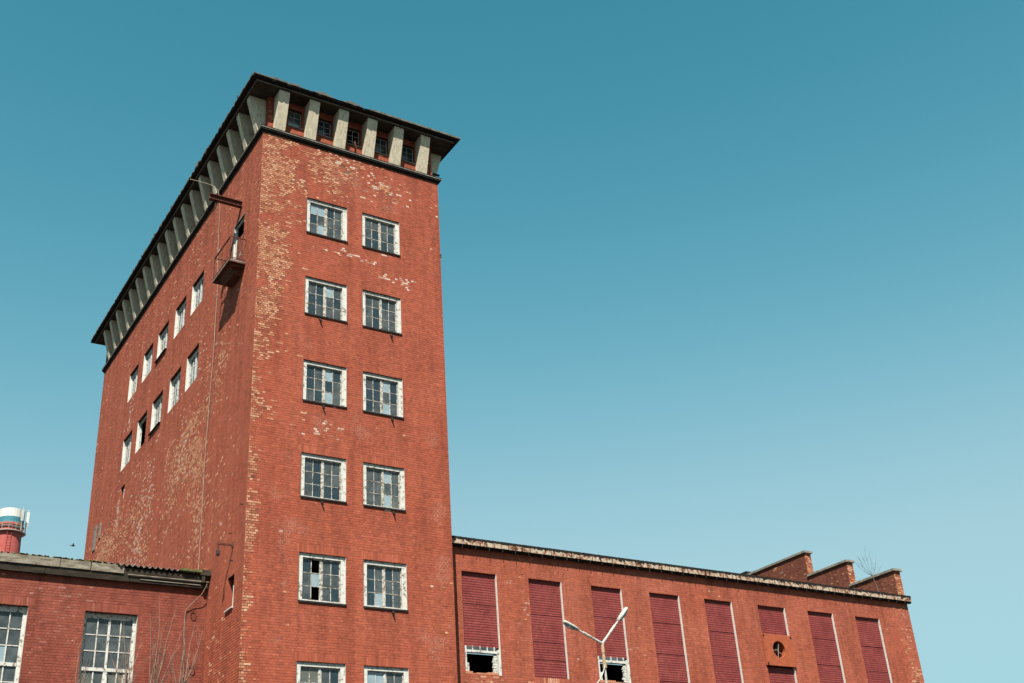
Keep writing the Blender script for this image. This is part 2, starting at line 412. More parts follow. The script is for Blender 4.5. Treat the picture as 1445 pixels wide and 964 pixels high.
# ------------------------------------------------------------------ TOWER
TW, TD, ZL = 7.17, 21.55, 22.38
tower = tag(empty('brick_tower', (0, 0, GROUND)), 'tall red painted brick factory tower with flared concrete brackets under its flat roof', 'tower')
def tp(o):                       # keep world coordinates under an Empty that stands at ground level
    o.location.z -= GROUND; return o
class Root:                      # helper: parent child to root keeping world coordinates
    pass
def attach_all(root, before):
    for o in list(COL.objects):
        if o.name in before: continue
        if o.parent is root: o.location = Vector(o.location) - Vector(root.location)
def snapshot(): return set(o.name for o in COL.objects)
snap = snapshot()

FW = [(0, 20.0, 18.52), (1, 16.70, 15.22), (2, 13.45, 11.95), (3, 10.10, 8.60), (4, 6.79, 5.27), (5, 3.47, 1.96)]
XA, XB, XC, XD = 1.745, 3.32, 3.915, 5.445
front_holes = []; soldiers = []
for (k, zt, zb) in FW:
    front_holes += [(XA, XB, zb, zt), (XC, XD, zb, zt)]
    if k in (3, 4, 5): soldiers += [(XA-0.08, XB+0.08, zt+0.002, zt+0.27), (XC-0.08, XD+0.08, zt+0.002, zt+0.27)]
def wear_front(u, z):
    n = fb(u*0.9, z*0.9, 1.0); n2 = fb(u*2.6, z*2.6, 5.0)
    wdt = 1.05 if z > 13.5 else (0.75 if z > 10.6 else 0.34)
    c = 0.95*math.exp(-(max(0, u-0.08)/wdt)**2 * 1.3) * (1.0 if z > 10.6 else 1.15)
    gsum = gauss(u, z, [(1.2, 21.6, 2.0, 1.0, .75), (4.6, 21.4, 1.5, .7, .7), (3.2, 22.0, 1.2, .35, .6), (0.9, 18.8, .9, 2.2, .45), (2.4, 21.0, .8, 1.2, .3),
                        (2.1, 11.35, .9, .3, .2), (4.2, 11.35, .8, .3, .1), (3.1, 17.95, 1.4, .22, .35), (1.0, 16.9, 1.0, .5, .4), (6.9, 20, .4, 4, .1),
                        (6.9, 5, .4, 5, .15), (2.2, 20.5, 1.2, .25, .3), (1.0, 6.0, .6, 3, .08)])
    w = (c + gsum)*(0.62+0.9*n+0.35*n2) + 0.006 + max(0, n2-0.75)*0.3
    p = gauss(u, z, [(3.1, 18.05, .35, .12, .6), (3.9, 17.95, .6, .1, .6), (5.0, 17.55, .5, .13, .5), (5.6, 17.35, .3, .2, .6), (3.0, 21.95, .5, .2, .4), (2.6, 11.0, .8, .3, .25), (4.9, 21.4, .9, .5, .18)])
    return max(0, min(1, w)), min(.9, p + 0.001)
def joints_front(u, z):      # pale lime joints showing between painted bricks
    n = fb(u*1.1, z*1.1, 61.0)
    g_ = gauss(u, z, [(6.6, 5.5, .9, 4.5, .8), (2.2, 11.3, 1.1, .5, .9), (4.3, 11.35, .9, .5, .9), (3.6, 9.4, .35, 1.6, .7), (3.8, 12.6, .3, 1.6, .7), (1.0, 9.5, .9, 2.5, .7), (1.3, 4.6, .9, 1.6, .8), (1.4, 7.2, .7, 1, .6),
                        (3.2, 7.4, 1.2, .5, .6), (4.5, 21.0, 2.2, 1.2, .9), (1.6, 14.2, .8, 1.2, .7), (2.6, 17.6, 1.5, .4, .7), (6.6, 12, .5, 3, .6), (4.6, 4.6, 2, .6, .35), (1.5, 20.5, 1.5, 1.6, .5), (6.7, 19, .5, 2, .4)])
    return max(0, min(0.55, 0.75*g_*(0.6+1.0*n)))
TB = 1.6            # individual bricks from here up (below the picture the sheet carries on)
wall_sheet('front_wall', 'F', 0.0, 0.0, TW, TB, ZL, front_holes, wear_front, M['mortar_front'], tower, step=0.22, jointfn=joints_front)
brick_field('F', 0.0, -0.006, TW+0.006, TB, ZL, front_holes, wear_front, tower, M['brick_front'], soldiers,
            single=lambda u, z: z > 2.9 and u < 1.68, nsingle=300,
            missing=[(2.95, 3.2, 21.8, 21.95, .8), (3.15, 3.45, 21.55, 21.68, .9)])

LA = {'e': (6.0, 7.42), 'd': (8.16, 9.56), 'a': (10.47, 11.92), 'b': (12.65, 14.04), 'c': (14.86, 16.25)}
ZTA, ZBA, ZTB, ZBB = 19.80, 18.42, 16.57, 15.10
side_holes = []
for kx, (a, b) in LA.items(): side_holes += [(a, b, ZBA, ZTA), (a, b, ZBB, ZTB)]
DOOR = (1.55, 2.58, 17.42, 19.68); SLOT = (0.76, 1.36, 5.12, 6.14); SLOT2 = (15.25, 15.85, 13.55, 14.2)
side_holes += [DOOR, SLOT, SLOT2]
def wear_left(u, z):
    n = fb(u*0.5, z*0.7, 11.0); n2 = fb(u*1.6, z*1.6, 15.0)
    gsum = gauss(u, z, [(6.0, 12.0, 1.9, 1.9, .95), (8.4, 11.3, 1.2, 1.8, .5), (12.6, 10.2, 1.6, 2.6, .85), (4.8, 8.8, .9, 1.7, .55), (2.4, 8.6, .9, 1.3, .4),
                        (17.2, 12.0, 2.4, 1.3, .7), (19, 10.5, 2.0, 1.5, .6), (3.3, 14.5, .8, 2.4, .35), (9, 20.6, 6, 1.2, .22), (5.5, 15.8, 1.0, 1.0, .3), (0.2, 20, .3, 3, .3),
                        (1.6, 4.0, 1.0, 1.4, .3), (14, 14.0, 1.5, .7, .25)])
    fade = 0.35 if u < 1.4 else 1.0
    w = (0.07*fade + 0.9*gsum)*(0.75+0.8*n+0.5*n2) + 0.02*fade
    p = gauss(u, z, [(16.05, 13.4, .14, .6, .95), (16.0, 12.6, .14, .3, .8), (15.5, 17.5, .35, .8, .6), (11.2, 12.4, .5, 1.6, .28), (12.2, 11.0, .3, 1.6, .3), (13.2, 10.0, .8, 1.5, .2), (7.2, 12.2, .5, 1.2, .18)]) + 0.002*fade
    return max(0, min(1, w)), min(.95, p)
ZLB = 4.6
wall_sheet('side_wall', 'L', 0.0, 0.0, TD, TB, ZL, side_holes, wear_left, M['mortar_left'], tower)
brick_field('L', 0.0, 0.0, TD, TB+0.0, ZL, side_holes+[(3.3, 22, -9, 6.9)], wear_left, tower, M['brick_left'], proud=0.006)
# remaining shells: right side, back, base, upper storey
ms = MB()
ms.quad((TW, 0, GROUND), (TW, TD, GROUND), (TW, TD, ZL+0.1), (TW, 0, ZL+0.1)); ms.quad((TW-0.2, 0.2, ZL), (TW-0.2, TD, ZL), (TW-0.2, TD, 24.1), (TW-0.2, 0.2, 24.1))
ms.quad((TW, TD, GROUND), (0, TD, GROUND), (0, TD, 24.1), (TW, TD, 24.1))
ms.quad((0, 0, GROUND), (TW, 0, GROUND), (TW, 0, TB), (0, 0, TB))
ms.quad((0, TD, GROUND), (0, 0, GROUND), (0, 0, TB), (0, TD, TB))
ms.build('outer_wall', M['brick_front'], tower)
# upper storey with small windows
UW = [(0.97, 1.50), (2.17, 2.72), (3.35, 3.90), (4.53, 5.08), (5.68, 6.22)]
uh = [(a, b, 23.02, 23.82) for a, b in UW]
nowear = lambda u, z: (0.10 + 0.25*max(0, fb(u*2, z*2, 9)), 0.01)
AR = 0.20; AF = 0.09
wall_sheet('attic_wall', 'F', AF, AR, TW-AR, ZL, 24.12, uh, nowear, M['mortar_front'], tower)
brick_field('F', AF, AR, TW-AR, ZL+0.19, 24.1, uh, nowear, tower, M['brick_front'])
wall_sheet('attic_side_wall', 'L', AR, AF, TD, ZL, 24.12, [], nowear, M['mortar_front'], tower)
brick_field('L', AR, AF, TD, ZL+0.19, 24.1, [], nowear, tower, M['brick_front'])

# ledge under the brackets: tarred step with a pale flashing strip
def ring(mb, a0, z0, z1, thick):
    """rectangular ring standing a0 out from the walls"""
    a = a0; t = thick
    mb.box(-a, TW+a, -a, -a+t, z0, z1); mb.box(-a, -a+t, -a+t, TD+a-t, z0, z1)
    mb.box(TW+a-t, TW+a, -a+t, TD+a-t, z0, z1); mb.box(-a, TW+a, TD+a-t, TD+a, z0, z1)
mb = MB(); ring(mb, 0.05, ZL-0.055, ZL+0.02, 0.12); ring(mb, 0.10, ZL+0.021, ZL+0.085, 0.17); ring(mb, 0.12, ZL+0.115, ZL+0.165, 0.36)
mb.build('ledge', M['tar'], tower)
mb = MB(); ring(mb, 0.125, ZL+0.0855, ZL+0.1145, 0.20)
mb.build('ledge_flashing', M['zinc'], tower)
# roof slab
ZS = 24.10
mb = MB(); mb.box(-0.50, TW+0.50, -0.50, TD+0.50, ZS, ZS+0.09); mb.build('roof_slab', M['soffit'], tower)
mb = MB(); ring(mb, 0.525, ZS+0.035, ZS+0.075, 0.02); mb.build('slab_bead', M['zinc'], tower)
mb = MB(); mb.box(-0.69, TW+0.69, -0.69, TD+0.69, ZS+0.095, ZS+0.15); mb.build('roof_deck', M['tar'], tower)
# frayed felt and mortar along the roof edge
mb = MB()
def frayed(p0, p1, hlo, hhi, step, seed, out):
    p0 = Vector(p0); p1 = Vector(p1); Lg = (p1-p0).length; n = int(Lg/step); d = (p1-p0)/n
    nrm = Vector(out)
    for i in range(n):
        s = i*step
        h = hlo + (hhi-hlo)*max(0, min(1, 0.5+0.9*fb(s*1.7, seed, 2)+0.4*nz(s*9, seed, 1)))
        o = nrm*(0.035+0.03*nz(s*5, seed, 3))
        a = p0+d*i; b = p0+d*(i+1)
        x0, x1 = sorted((a.x, b.x)); y0, y1 = sorted((a.y, b.y))
        if abs(nrm.y) > 0:
            mb.box(x0, x1-0.001, min(a.y, a.y+o.y), a.y+0.5, a.z+0.001*(i % 3), a.z+h)
        else:
            mb.box(min(a.x, a.x+o.x), a.x+0.5, y0, y1-0.001, a.z+0.001*(i % 3), a.z+h)
zt_ = ZS+0.151
frayed((-0.69, -0.69, zt_), (4.2, -0.69, zt_), 0.0, 0.12, 0.06, 1, (0, -1, 0))
frayed((-0.68, -0.6, zt_), (-0.68, TD+0.6, zt_), 0.0, 0.10, 0.09, 5, (-1, 0, 0))
mb.build('frayed_felt', M['felt_light'], tower, kind='stuff')
mb = MB(); mb.box(4.2, TW+0.72, -0.73, 0.2, zt_+0.001, zt_+0.075)
mb.box(TW-0.12, TW+0.02, -0.68, -0.45, zt_+0.076, zt_+0.13)
mb.build('edge_flashing', M['felt_light'], tower)
# debris and weeds on the rim
mb = MB()
for (x, y, h) in ((0.25, -0.6, .22), (0.32, -0.6, .16), (-0.7, 0.9, .12), (-0.68, 5.6, .2), (-0.66, 5.75, .28), (-0.7, 9.0, .14), (-0.7, 11.4, .18), (-0.7, 13.3, .16)):
    for k in range(3):
        mb.tube([(x, y, zt_), (x+random.uniform(-.08, .08), y+random.uniform(-.08, .08), zt_+h*random.uniform(.5, 1))], [0.022, 0.012], 4)
mb.build('weed_tuft', M['twig_dark'], tower, kind='stuff')

# flared brackets (fins): narrow at the ledge, deep under the slab
def fin_mesh(w):
    mb = MB(); z0, z1 = ZL+0.165, ZS-0.001
    f0, f1 = -0.07, -0.45; b = 0.22; zs = z0+(z1-z0)*0.93
    prof = [(f0, z0), (f1, zs), (f1-0.0, z1), (b, z1), (b, z0)]
    n = len(prof); v0 = [(-w/2, p[0], p[1]) for p in prof]; v1 = [(w/2, p[0], p[1]) for p in prof]
    mb.poly(v0[::-1]); mb.poly(v1)
    for i in range(n):
        j = (i+1) % n
        mb.quad(v0[i], v0[j], v1[j], v1[i])
    me = mb.mesh('roof_bracket', M['concrete'])
    return me
fm = fin_mesh(0.40)
for cx in (0.60, 1.80, 2.98, 4.17, 5.30, 6.46):
    link('roof_bracket', fm, tower, (cx, 0, 0))
fm2 = fin_mesh(0.27)
for k in range(19):
    link('roof_bracket', fm2, tower, (0, 0.50+1.112*k+0.0, 0), -math.pi/2)
for k in range(19):
    link('roof_bracket', fm, tower, (TW, 0.62+1.112*k, 0), math.pi/2)

# ---- windows
def frame_mesh(name, w, h, cols, rows, y, mats, ft=0.10, mull=0.10, mt=0.028, top=None, bot=None, cset=0.015):
    """outer frame, mullion, glazing bars; local x 0..w, z 0..-h, y inwards"""
    mb = MB(); d0, d1 = y, y+0.06+cset
    top = top or ft; bot = bot or ft*0.8
    wob = lambda: random.uniform(-0.006, 0.006)
    mb.box(0, ft, d0, d1, -h, 0); mb.box(w-ft, w, d0, d1, -h, 0)
    mb.box(ft, w-ft, d0+0.002, d1, -top, 0); mb.box(ft, w-ft, d0+0.002, d1, -h, -h+bot)
    cx = w/2
    # casement stiles
    mb.cur = 1
    s = 0.028
    cells = []
    for side in (0, 1):
        xa = ft+0.006 if side == 0 else cx+mull/2
        xb = cx-mull/2 if side == 0 else w-ft-0.006
        za, zb = -h+bot+0.006, -top-0.006
        c0, c1 = d0+cset, d0+cset+0.04
        mb.box(xa, xa+s, c0, c1, za, zb); mb.box(xb-s, xb, c0, c1, za, zb)
        mb.box(xa+s, xb-s, c0+0.002, c1, zb-s, zb); mb.box(xa+s, xb-s, c0+0.002, c1, za, za+s)
        ia, ib, ja, jb = xa+s, xb-s, za+s, zb-s
        nc = cols//2
        for i in range(1, nc):
            x = ia+(ib-ia)*i/nc; mb.box(x-mt/2, x+mt/2, c0+0.006, c1, ja, jb)
        for j in range(1, rows):
            z = ja+(jb-ja)*j/rows; mb.box(ia, ib, c0+0.012, c1, z-mt*0.36, z+mt*0.36)
        for i in range(nc):
            for j in range(rows):
                cells.append((side*nc+i, rows-1-j, ia+(ib-ia)*i/nc, ia+(ib-ia)*(i+1)/nc, ja+(jb-ja)*j/rows, ja+(jb-ja)*(j+1)/rows))
    mb.cur = 1
    mb.box(cx-mull/2, cx+mull/2, d0+cset*0.8+0.002, d1, -h+bot, -top)
    return mb.mesh(name, mats), cells, d0+cset+0.019
def reveal_mesh(w, h, d, white=True, bottom=True):
    mb = MB()
    e = 0.004
    mb.quad((e, 0, -h), (e, d, -h), (e, d, 0), (e, 0, 0))
    mb.quad((w-e, d, -h), (w-e, 0, -h), (w-e, 0, 0), (w-e, d, 0))
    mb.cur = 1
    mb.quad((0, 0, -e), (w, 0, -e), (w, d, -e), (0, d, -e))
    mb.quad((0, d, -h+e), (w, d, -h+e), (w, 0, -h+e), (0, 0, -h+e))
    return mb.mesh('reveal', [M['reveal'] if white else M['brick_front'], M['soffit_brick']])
def pane_meshes(pw, ph):
    r = {}
    for st, mat in (('d', 'glass'), ('b', 'glass_blue'), ('p', 'glass_pale'), ('g', 'glass_dirty')):
        mb = MB(); mb.box(0, pw, 0, 0.004, 0, ph); r[st] = mb.mesh('pane', M[mat])
    return r
SW, SH, SDP = XB-XA, 1.49, 0.05
fmesh, cells, gy = frame_mesh('window', SW, SH, 4, 3, SDP, [M['white_paint'], M['frame_old']], ft=0.15, mull=0.05, mt=0.022, top=0.125, bot=0.06, cset=0.06)
pm = pane_meshes(cells[0][3]-cells[0][2]-0.002, cells[0][5]-cells[0][4]-0.002)
rmesh = reveal_mesh(SW, SH, SDP+0.12)
sm = MB(); sm.box(-0.01, SW+0.01, -0.045, SDP-0.002, -SH-0.004, -SH+0.012); sm.box(-0.01, SW+0.01, -0.045, -0.037, -SH-0.038, -SH-0.0045)
smesh = sm.mesh('sill', M['black_iron'])  # black lip paints in the shadow strip under the sill
STATES = {(0, 0): {(0, 0): 'p', (1, 0): 'p', (1, 2): 'p'}, (1, 0): {(2, 0): 'p'}, (2, 0): {(2, 0): 'p', (2, 2): 'p'}, (2, 1): {(2, 0): 'p', (2, 2): 'p'},
          (3, 1): {(2, 0): 'p', (2, 2): 'p', (3, 2): 'g'}, (4, 0): {(1, 0): None, (1, 1): 'p', (1, 2): None}, (4, 1): {(1, 2): 'p'},
          (5, 0): {(0, 0): 'g', (0, 1): 'g', (1, 0): 'g'}, (5, 1): {(0, 0): 'p', (1, 0): 'p', (0, 1): 'p', (1, 1): 'p'}}
for (k, zt, zb) in FW:
    for c, (xa, xb) in enumerate(((XA, XB), (XC, XD))):
        sx = (xb-xa)/SW; sz = (zt-zb)/SH
        wobj = link('window', fmesh, tower, (xa, 0, zt)); wobj.scale = (sx, 1, sz)
        link('reveal', rmesh, wobj); link('sill', smesh, wobj)
        for (i, j, x0, x1, z0, z1) in cells:
            st = STATES.get((k, c), {}).get((i, j), 'd')
            if st is None: continue
            if st == 'd' and random.random() < 0.4: st = 'b'
            po = link('pane', pm[st], wobj, (x0+0.001, gy, z0+0.001))
            po.rotation_euler = (random.uniform(-.012, .012), 0, random.uniform(-.015, .015))
# iron hooks under the sills
hk = MB(); hk.tube([(0, 0.02, 0), (0, -0.07, -0.02), (0.02, -0.09, -0.07), (0.045, -0.09, -0.15)], [0.025, 0.03, 0.028, 0.02], 5)
hkm = hk.mesh('iron_hook', M['black_iron'])
for (x, z) in ((2.30, 15.10), (5.0, 15.10), (2.45, 11.86), (4.98, 11.86), (2.45, 8.52), (4.98, 8.5), (4.9, 5.2)):
    link('iron_hook', hkm, tower, (x, 0, z))

# left-face windows
LWW, LWH, LD = 1.41, 1.40, 0.11
lmesh, lcells, lgy = frame_mesh('window', LWW, LWH, 4, 3, LD, [M['white_paint'], M['white_paint']], ft=0.10, mull=0.10, mt=0.05)
lpm = pane_meshes(lcells[0][3]-lcells[0][2]-0.002, lcells[0][5]-lcells[0][4]-0.002)
lrm = reveal_mesh(LWW, LWH, LD+0.07)
lsm = MB(); lsm.box(-0.03, LWW+0.03, -0.09, LD-0.002, -LWH-0.004, -LWH+0.012); lsmesh = lsm.mesh('sill', M['black_iron'])
for row, (zt, zb) in enumerate(((ZTA, ZBA), (ZTB, ZBB))):
    for kx, (a, b) in LA.items():
        if row == 1 and kx == 'b':       # burnt-out opening
            wobj = link('window', MB().box(0, LWW, LD, LD+0.07, -0.09, 0).box(0, 0.09, LD+0.001, LD+0.07, -LWH, -0.09).mesh('window', M['white_paint']), tower, (0, b, zt), -math.pi/2)
            wobj.scale = ((b-a)/LWW, 1, (zt-zb)/LWH); wobj['label'] = 'broken out window with an empty frame'
            link('reveal', lrm, wobj)
            bk = MB(); bk.box(0.55, 1.33, 0.30, 0.4, -LWH, -0.75)
            bk.build('brick_infill', M['brick_side'], wobj)
            continue
        wobj = link('window', lmesh, tower, (0, b, zt), -math.pi/2); wobj.scale = ((b-a)/LWW, 1, (zt-zb)/LWH)
        link('reveal', lrm, wobj)
        if (row, kx) in ((0, 'a'), (1, 'a')): link('sill', lsmesh, wobj)
        for (i, j, x0, x1, z0, z1) in lcells:
            st = random.choice('dppdb') if kx != 'b' else 'p'  # pale panes hold the grazing sky reflection in their colour
            po = link('pane', lpm[st], wobj, (x0+0.001, lgy, z0+0.001))
            po.rotation_euler = (random.uniform(-.012, .012), 0, random.uniform(-.02, .02))
# attic windows
AW, AH = 0.55, 0.80
amesh = MB(); amesh.box(0, 0.035, 0.12, 0.16, -AH, 0); amesh.box(AW-0.035, AW, 0.12, 0.16, -AH, 0); amesh.box(0.035, AW-0.035, 0.122, 0.16, -0.035, 0)
amesh.box(0.035, AW-0.035, 0.122, 0.16, -AH, -AH+0.035); amesh.box(AW/2-0.01, AW/2+0.01, 0.13, 0.15, -AH+.035, -0.035)
amesh.box(.035, AW-.035, 0.132, 0.15, -0.28, -0.262); amesh.box(.035, AW-.035, 0.132, 0.15, -0.53, -0.512)
am = amesh.mesh('window', M['frame_old'])
ap = {k: MB().box(0.036, AW/2-0.011, 0.138, 0.142, -0.51, -0.283).mesh('pane', M[v]) for k, v in (('b', 'glass_blue'), ('p', 'glass_pale'), ('d', 'glass'))}
asill = MB().box(-0.02, AW+0.03, -0.05, 0.118, -AH-0.03, -AH+0.004).mesh('sill', M['zinc'])
arev = reveal_mesh(AW, AH, 0.17, white=False)
for k, (a, b) in enumerate(UW):
    wobj = link('window', am, tower, (a, AF, 23.82)); link('sill', asill, wobj); link('reveal', arev, wobj)
    for r in range(3):
        for c in range(2):
            if k == 2: continue
            st = 'b'
            if k == 0: st = 'p' if r == 2 else 'd'
            if k == 3 and r == 1: st = 'd'
            po = link('pane', ap[st], wobj, (c*(AW/2-0.024), 0, (0.255, 0.0, -0.255)[r]))
            if c and k == 1 and r == 0: po['label'] = 'clear upper pane'
# broken rail hanging out of the third attic window
mb = MB(); mb.tube([(3.72, 0.25, 23.5), (3.66, 0.05, 23.22), (3.58, -0.08, 23.0), (3.64, -0.13, 22.75)], [0.02, 0.035, 0.035, 0.02], 5)
mb.build('broken_timber', M['rust'], tower)

# ---- loading door, balcony, hoist beam
dw, dh = DOOR[1]-DOOR[0], DOOR[3]-DOOR[2]
dr = MB(); dr.box(0.0, 0.09, 0.05, 0.11, -dh, 0); dr.box(dw-0.09, dw, 0.05, 0.11, -dh, 0); dr.box(0.09, dw-0.09, 0.051, 0.11, -0.07, 0)
door = dr.build('loading_door', M['white_paint'], tower, (0, DOOR[1], DOOR[3]), -math.pi/2)
for i in range(5):
    pw = (dw-0.18)/5
    MB().box(0.09+i*pw+0.004, 0.09+(i+1)*pw-0.004, 0.08+0.004*(i % 2), 0.105, -dh+0.02, -0.62).build('door_plank', M['rust_red'], door)
MB().box(0.42, 0.62, 0.073, 0.0795, -dh+0.78, -dh+0.93).build('door_plate', M['zinc'], door)
rv = reveal_mesh(dw, dh, 0.12); link('reveal', rv, door)
MB().box(-0.06, -0.002, -0.02, 0.02, -dh, 0.05).box(-0.06, dw+0.04, -0.02, 0.018, 0.003, 0.06).build('door_surround', M['zinc'], door)
bal = MB(); BZ = 17.42; by0, by1, bx = 1.20, 2.85, -0.58
bal.box(bx, -0.012, by0, by1, BZ-0.07, BZ)
bal.box(bx-0.03, bx-0.001, by0-0.03, by1+0.03, BZ-0.085, BZ+0.035); bal.box(bx, -0.012, by0-0.03, by0-0.001, BZ-0.085, BZ+0.035); bal.box(bx, -0.012, by1+0.001, by1+0.03, BZ-0.085, BZ+0.035)
balcony = bal.build('balcony', M['rust'], tower)
kb = MB(); kb.box(-0.5, -0.012, by0+0.08, by0+0.2, BZ-0.17, BZ-0.072); kb.box(-0.5, -0.012, by1-0.25, by1-0.13, BZ-0.17, BZ-0.072); kb.hexa([(-0.30, by0+0.3, BZ-0.36), (-0.012, by0+0.3, BZ-0.36), (-0.012, by1-0.4, BZ-0.36), (-0.30, by1-0.4, BZ-0.36), (-0.5, by0+0.21, BZ-0.088), (-0.012, by0+0.21, BZ-0.088), (-0.012, by1-0.26, BZ-0.088), (-0.5, by1-0.26, BZ-0.088)])
kb.build('support_beam', M['rust'], balcony)
MB().box(bx-0.034, bx-0.0305, by0-0.035, by1+0.02, BZ-0.045, BZ+0.0).box(bx+0.02, -0.02, by0-0.036, by0-0.0305, BZ-0.045, BZ-0.0).build('pale_edge', M['zinc'], balcony)
rl = MB(); ht = 0.95
for (x, y) in ((bx, by0), (bx, by1), (bx, (by0+by1)/2), (bx/2, by0), (bx/2, by1)):
    rl.tube([(x, y, BZ), (x, y, BZ+ht)], 0.022, 5)
rl.tube([(-0.02, by0, BZ+ht), (bx, by0, BZ+ht), (bx, by1, BZ+ht), (-0.02, by1, BZ+ht)], 0.03, 5)
rl.tube([(-0.02, by0, BZ+0.1), (bx, by0, BZ+0.1), (bx, by1, BZ+0.1), (-0.02, by1, BZ+0.1)], 0.018, 5)
rl.build('railing', M['rust'], balcony)
ib = MB(); yb = 1.93; zb0 = 20.20; L = -1.22
ib.box(L, 0.0, yb-0.085, yb+0.085, zb0+0.20, zb0+0.225); ib.box(L, 0.0, yb-0.085, yb+0.085, zb0, zb0+0.025); ib.box(L, 0.0, yb-0.012, yb+0.012, zb0+0.0255, zb0+0.1995)
hoist = ib.build('hoist_beam', M['rust'], tower)
MB().box(-1.0, -0.95, yb-0.1, yb+0.1, zb0-0.02, zb0-0.001).tube([(-0.98, yb, zb0-0.02), (-0.98, yb, zb0-0.3), (-0.95, yb, zb0-0.38)], 0.02, 5).build('hoist_hook', M['black_iron'], hoist)
# small wall bracket with hanging lamp
br = MB(); br.box(-0.50, 0, 0.94, 1.0, 7.065, 7.125); br.tube([(0.0, 0.97, 7.18), (-0.03, 0.97, 7.18), (-0.05, 0.97, 7.04), (0.0, 0.97, 7.0)], 0.03, 5)
brk = br.build('lamp_bracket', M['rust'], tower)
lp = MB(); lp.tube([(-0.485, 0.97, 7.08), (-0.485, 0.97, 6.92)], 0.014, 4); lp.tube([(-0.485, 0.97, 6.92), (-0.485, 0.97, 6.87), (-0.485, 0.97, 6.75), (-0.485, 0.97, 6.70)], [0.02, 0.05, 0.06, 0.03], 8)
lp.build('lamp', M['black_iron'], brk)
# narrow slots in the side wall
for nm, H, dep in (('wall_slot', SLOT, 0.30), ('wall_slot', SLOT2, 0.35)):
    w = H[1]-H[0]; h = H[3]-H[2]
    s = MB(); s.quad((0, dep, -h), (w, dep, -h), (w, dep, 0), (0, dep, 0))
    o = s.build(nm, M['interior'], tower, (0, H[1], H[3]), -math.pi/2)
    link('reveal', reveal_mesh(w, h, dep, white=False), o)
    MB().box(w-0.035, w+0.004, -0.012, 0.05, -h, -h*0.35).box(w-0.09, w-0.036, 0.0, 0.05, -h, -h*0.72).build('white_edge', M['reveal'], o)
MB().box(0, 0.62, -0.06, 0.0, -0.02, 0.012).build('slot_sill', M['reveal'], tower, (0, SLOT[1]+0.02, SLOT[2]), -math.pi/2)
# two old boards and iron rings
MB().box(-0.04, -0.01, 19.55, 19.95, 12.6, 13.75).build('board', M['asbestos'], tower)
MB().box(-0.05, -0.01, 18.75, 18.98, 12.9, 13.6).build('board', M['asbestos'], tower)
mb = MB()
for (u, z) in ((1.2, 7.55), (0.95, 6.6), (5.2, 22.05), (0.3, 8.2)):
    mb.tube([(0.01, u, z), (-0.10, u, z-0.01)], 0.018, 4)
mb.build('wall_peg', M['black_iron'], tower, kind='stuff')
MB().box(TW+0.0, TW+0.28, 0.3, 0.36, 22.98, 23.05).build('side_spike', M['black_iron'], tower)
MB().box(TW, TW+0.10, 0.1, 0.15, 19.0, 19.15).build('side_spike', M['black_iron'], tower)
attach_all(tower, snap)

# ------------------------------------------------------------------ RIGHT WING
YR, XR0, XR1 = 1.0, TW+0.003, 30.62
wing = tag(empty('factory_wing', (19, YR, GROUND)), 'long low red brick wing with crimson sheeted bays, right of the tower', 'factory building')
snap = snapshot()
BAYS = [(8.06, 9.454), (10.773, 12.178), (13.482, 14.86), (16.164, 17.60), (18.852, 20.252), (21.623, 23.091), (24.366, 25.814), (27.134, 28.60)]
ZT = 7.138; ZBOT = 3.71; ZBOT2 = 2.2; ZH = 4.609
holes = []
for i, (a, b) in enumerate(BAYS): holes.append((a, b, ZBOT if i in (0, 1, 2) else ZBOT2, ZT))
def wear_wing(u, z):
    n = fb(u*0.6, z*0.8, 21.0); n2 = fb(u*2.0, z*2.0, 25.0)
    g_ = gauss(u, z, [(10.55, 7.2, .25, .8, .15), (10.6, 5.6, .3, 1.2, .1), (30.1, 5, .5, 2.6, .6), (19.6, 7.0, .5, .9, .2), (9.0, 3.3, 1.2, .4, .6), (14.2, 3.3, 1, .4, .5), (11.4, 3.4, 1, .3, .7), (29.2, 7, .8, .6, .2)])
    w = g_*(0.8+0.8*n+0.4*n2) + 0.003
    p = gauss(u, z, [(10.7, 6.2, .25, 1.5, .25), (12.7, 4.5, .12, .12, .95), (9.9, 6.9, .12, .06, .8), (19.5, 7.3, .4, .5, .25), (21.3, 5.0, .2, .3, .3), (11.4, 3.45, 1.0, .2, .35), (30.3, 7.3, .3, .5, .3), (15.4, 5.0, .5, .6, .06)]) + 0.0006
    return max(0, min(1, w)), min(.95, p)
sold = [(10.70, 12.25, 3.44, 3.708)]
wall_sheet('front_wall', 'F', YR, XR0, XR1, 1.6, 8.32, holes, wear_wing, M['mortar_wing'], wing)
brick_field('F', YR, XR0, XR1, 1.6, 8.05, holes, wear_wing, wing, M['brick_wing'], sold, single=lambda u, z: 3.9 < z < 6.8 and u < 10.7, nsingle=300, proud=0.0025, palek=0.7)
ms = MB(); YB = 16.0
ms.quad((XR1, YR, GROUND), (XR1, YB, GROUND), (XR1, YB, 8.3), (XR1, YR, 8.3)); ms.quad((XR1, YB, GROUND), (TW, YB, GROUND), (TW, YB, 8.3), (XR1, YB, 8.3))
ms.quad((XR0, YR, GROUND), (XR1, YR, GROUND), (XR1, YR, 1.6), (XR0, YR, 1.6))
ms.build('outer_wall', M['brick_front'], wing)
MB().box(XR0, XR1-0.01, YR+0.02, YB-0.02, 8.325, 8.36).build('roof', M['roofing'], wing)
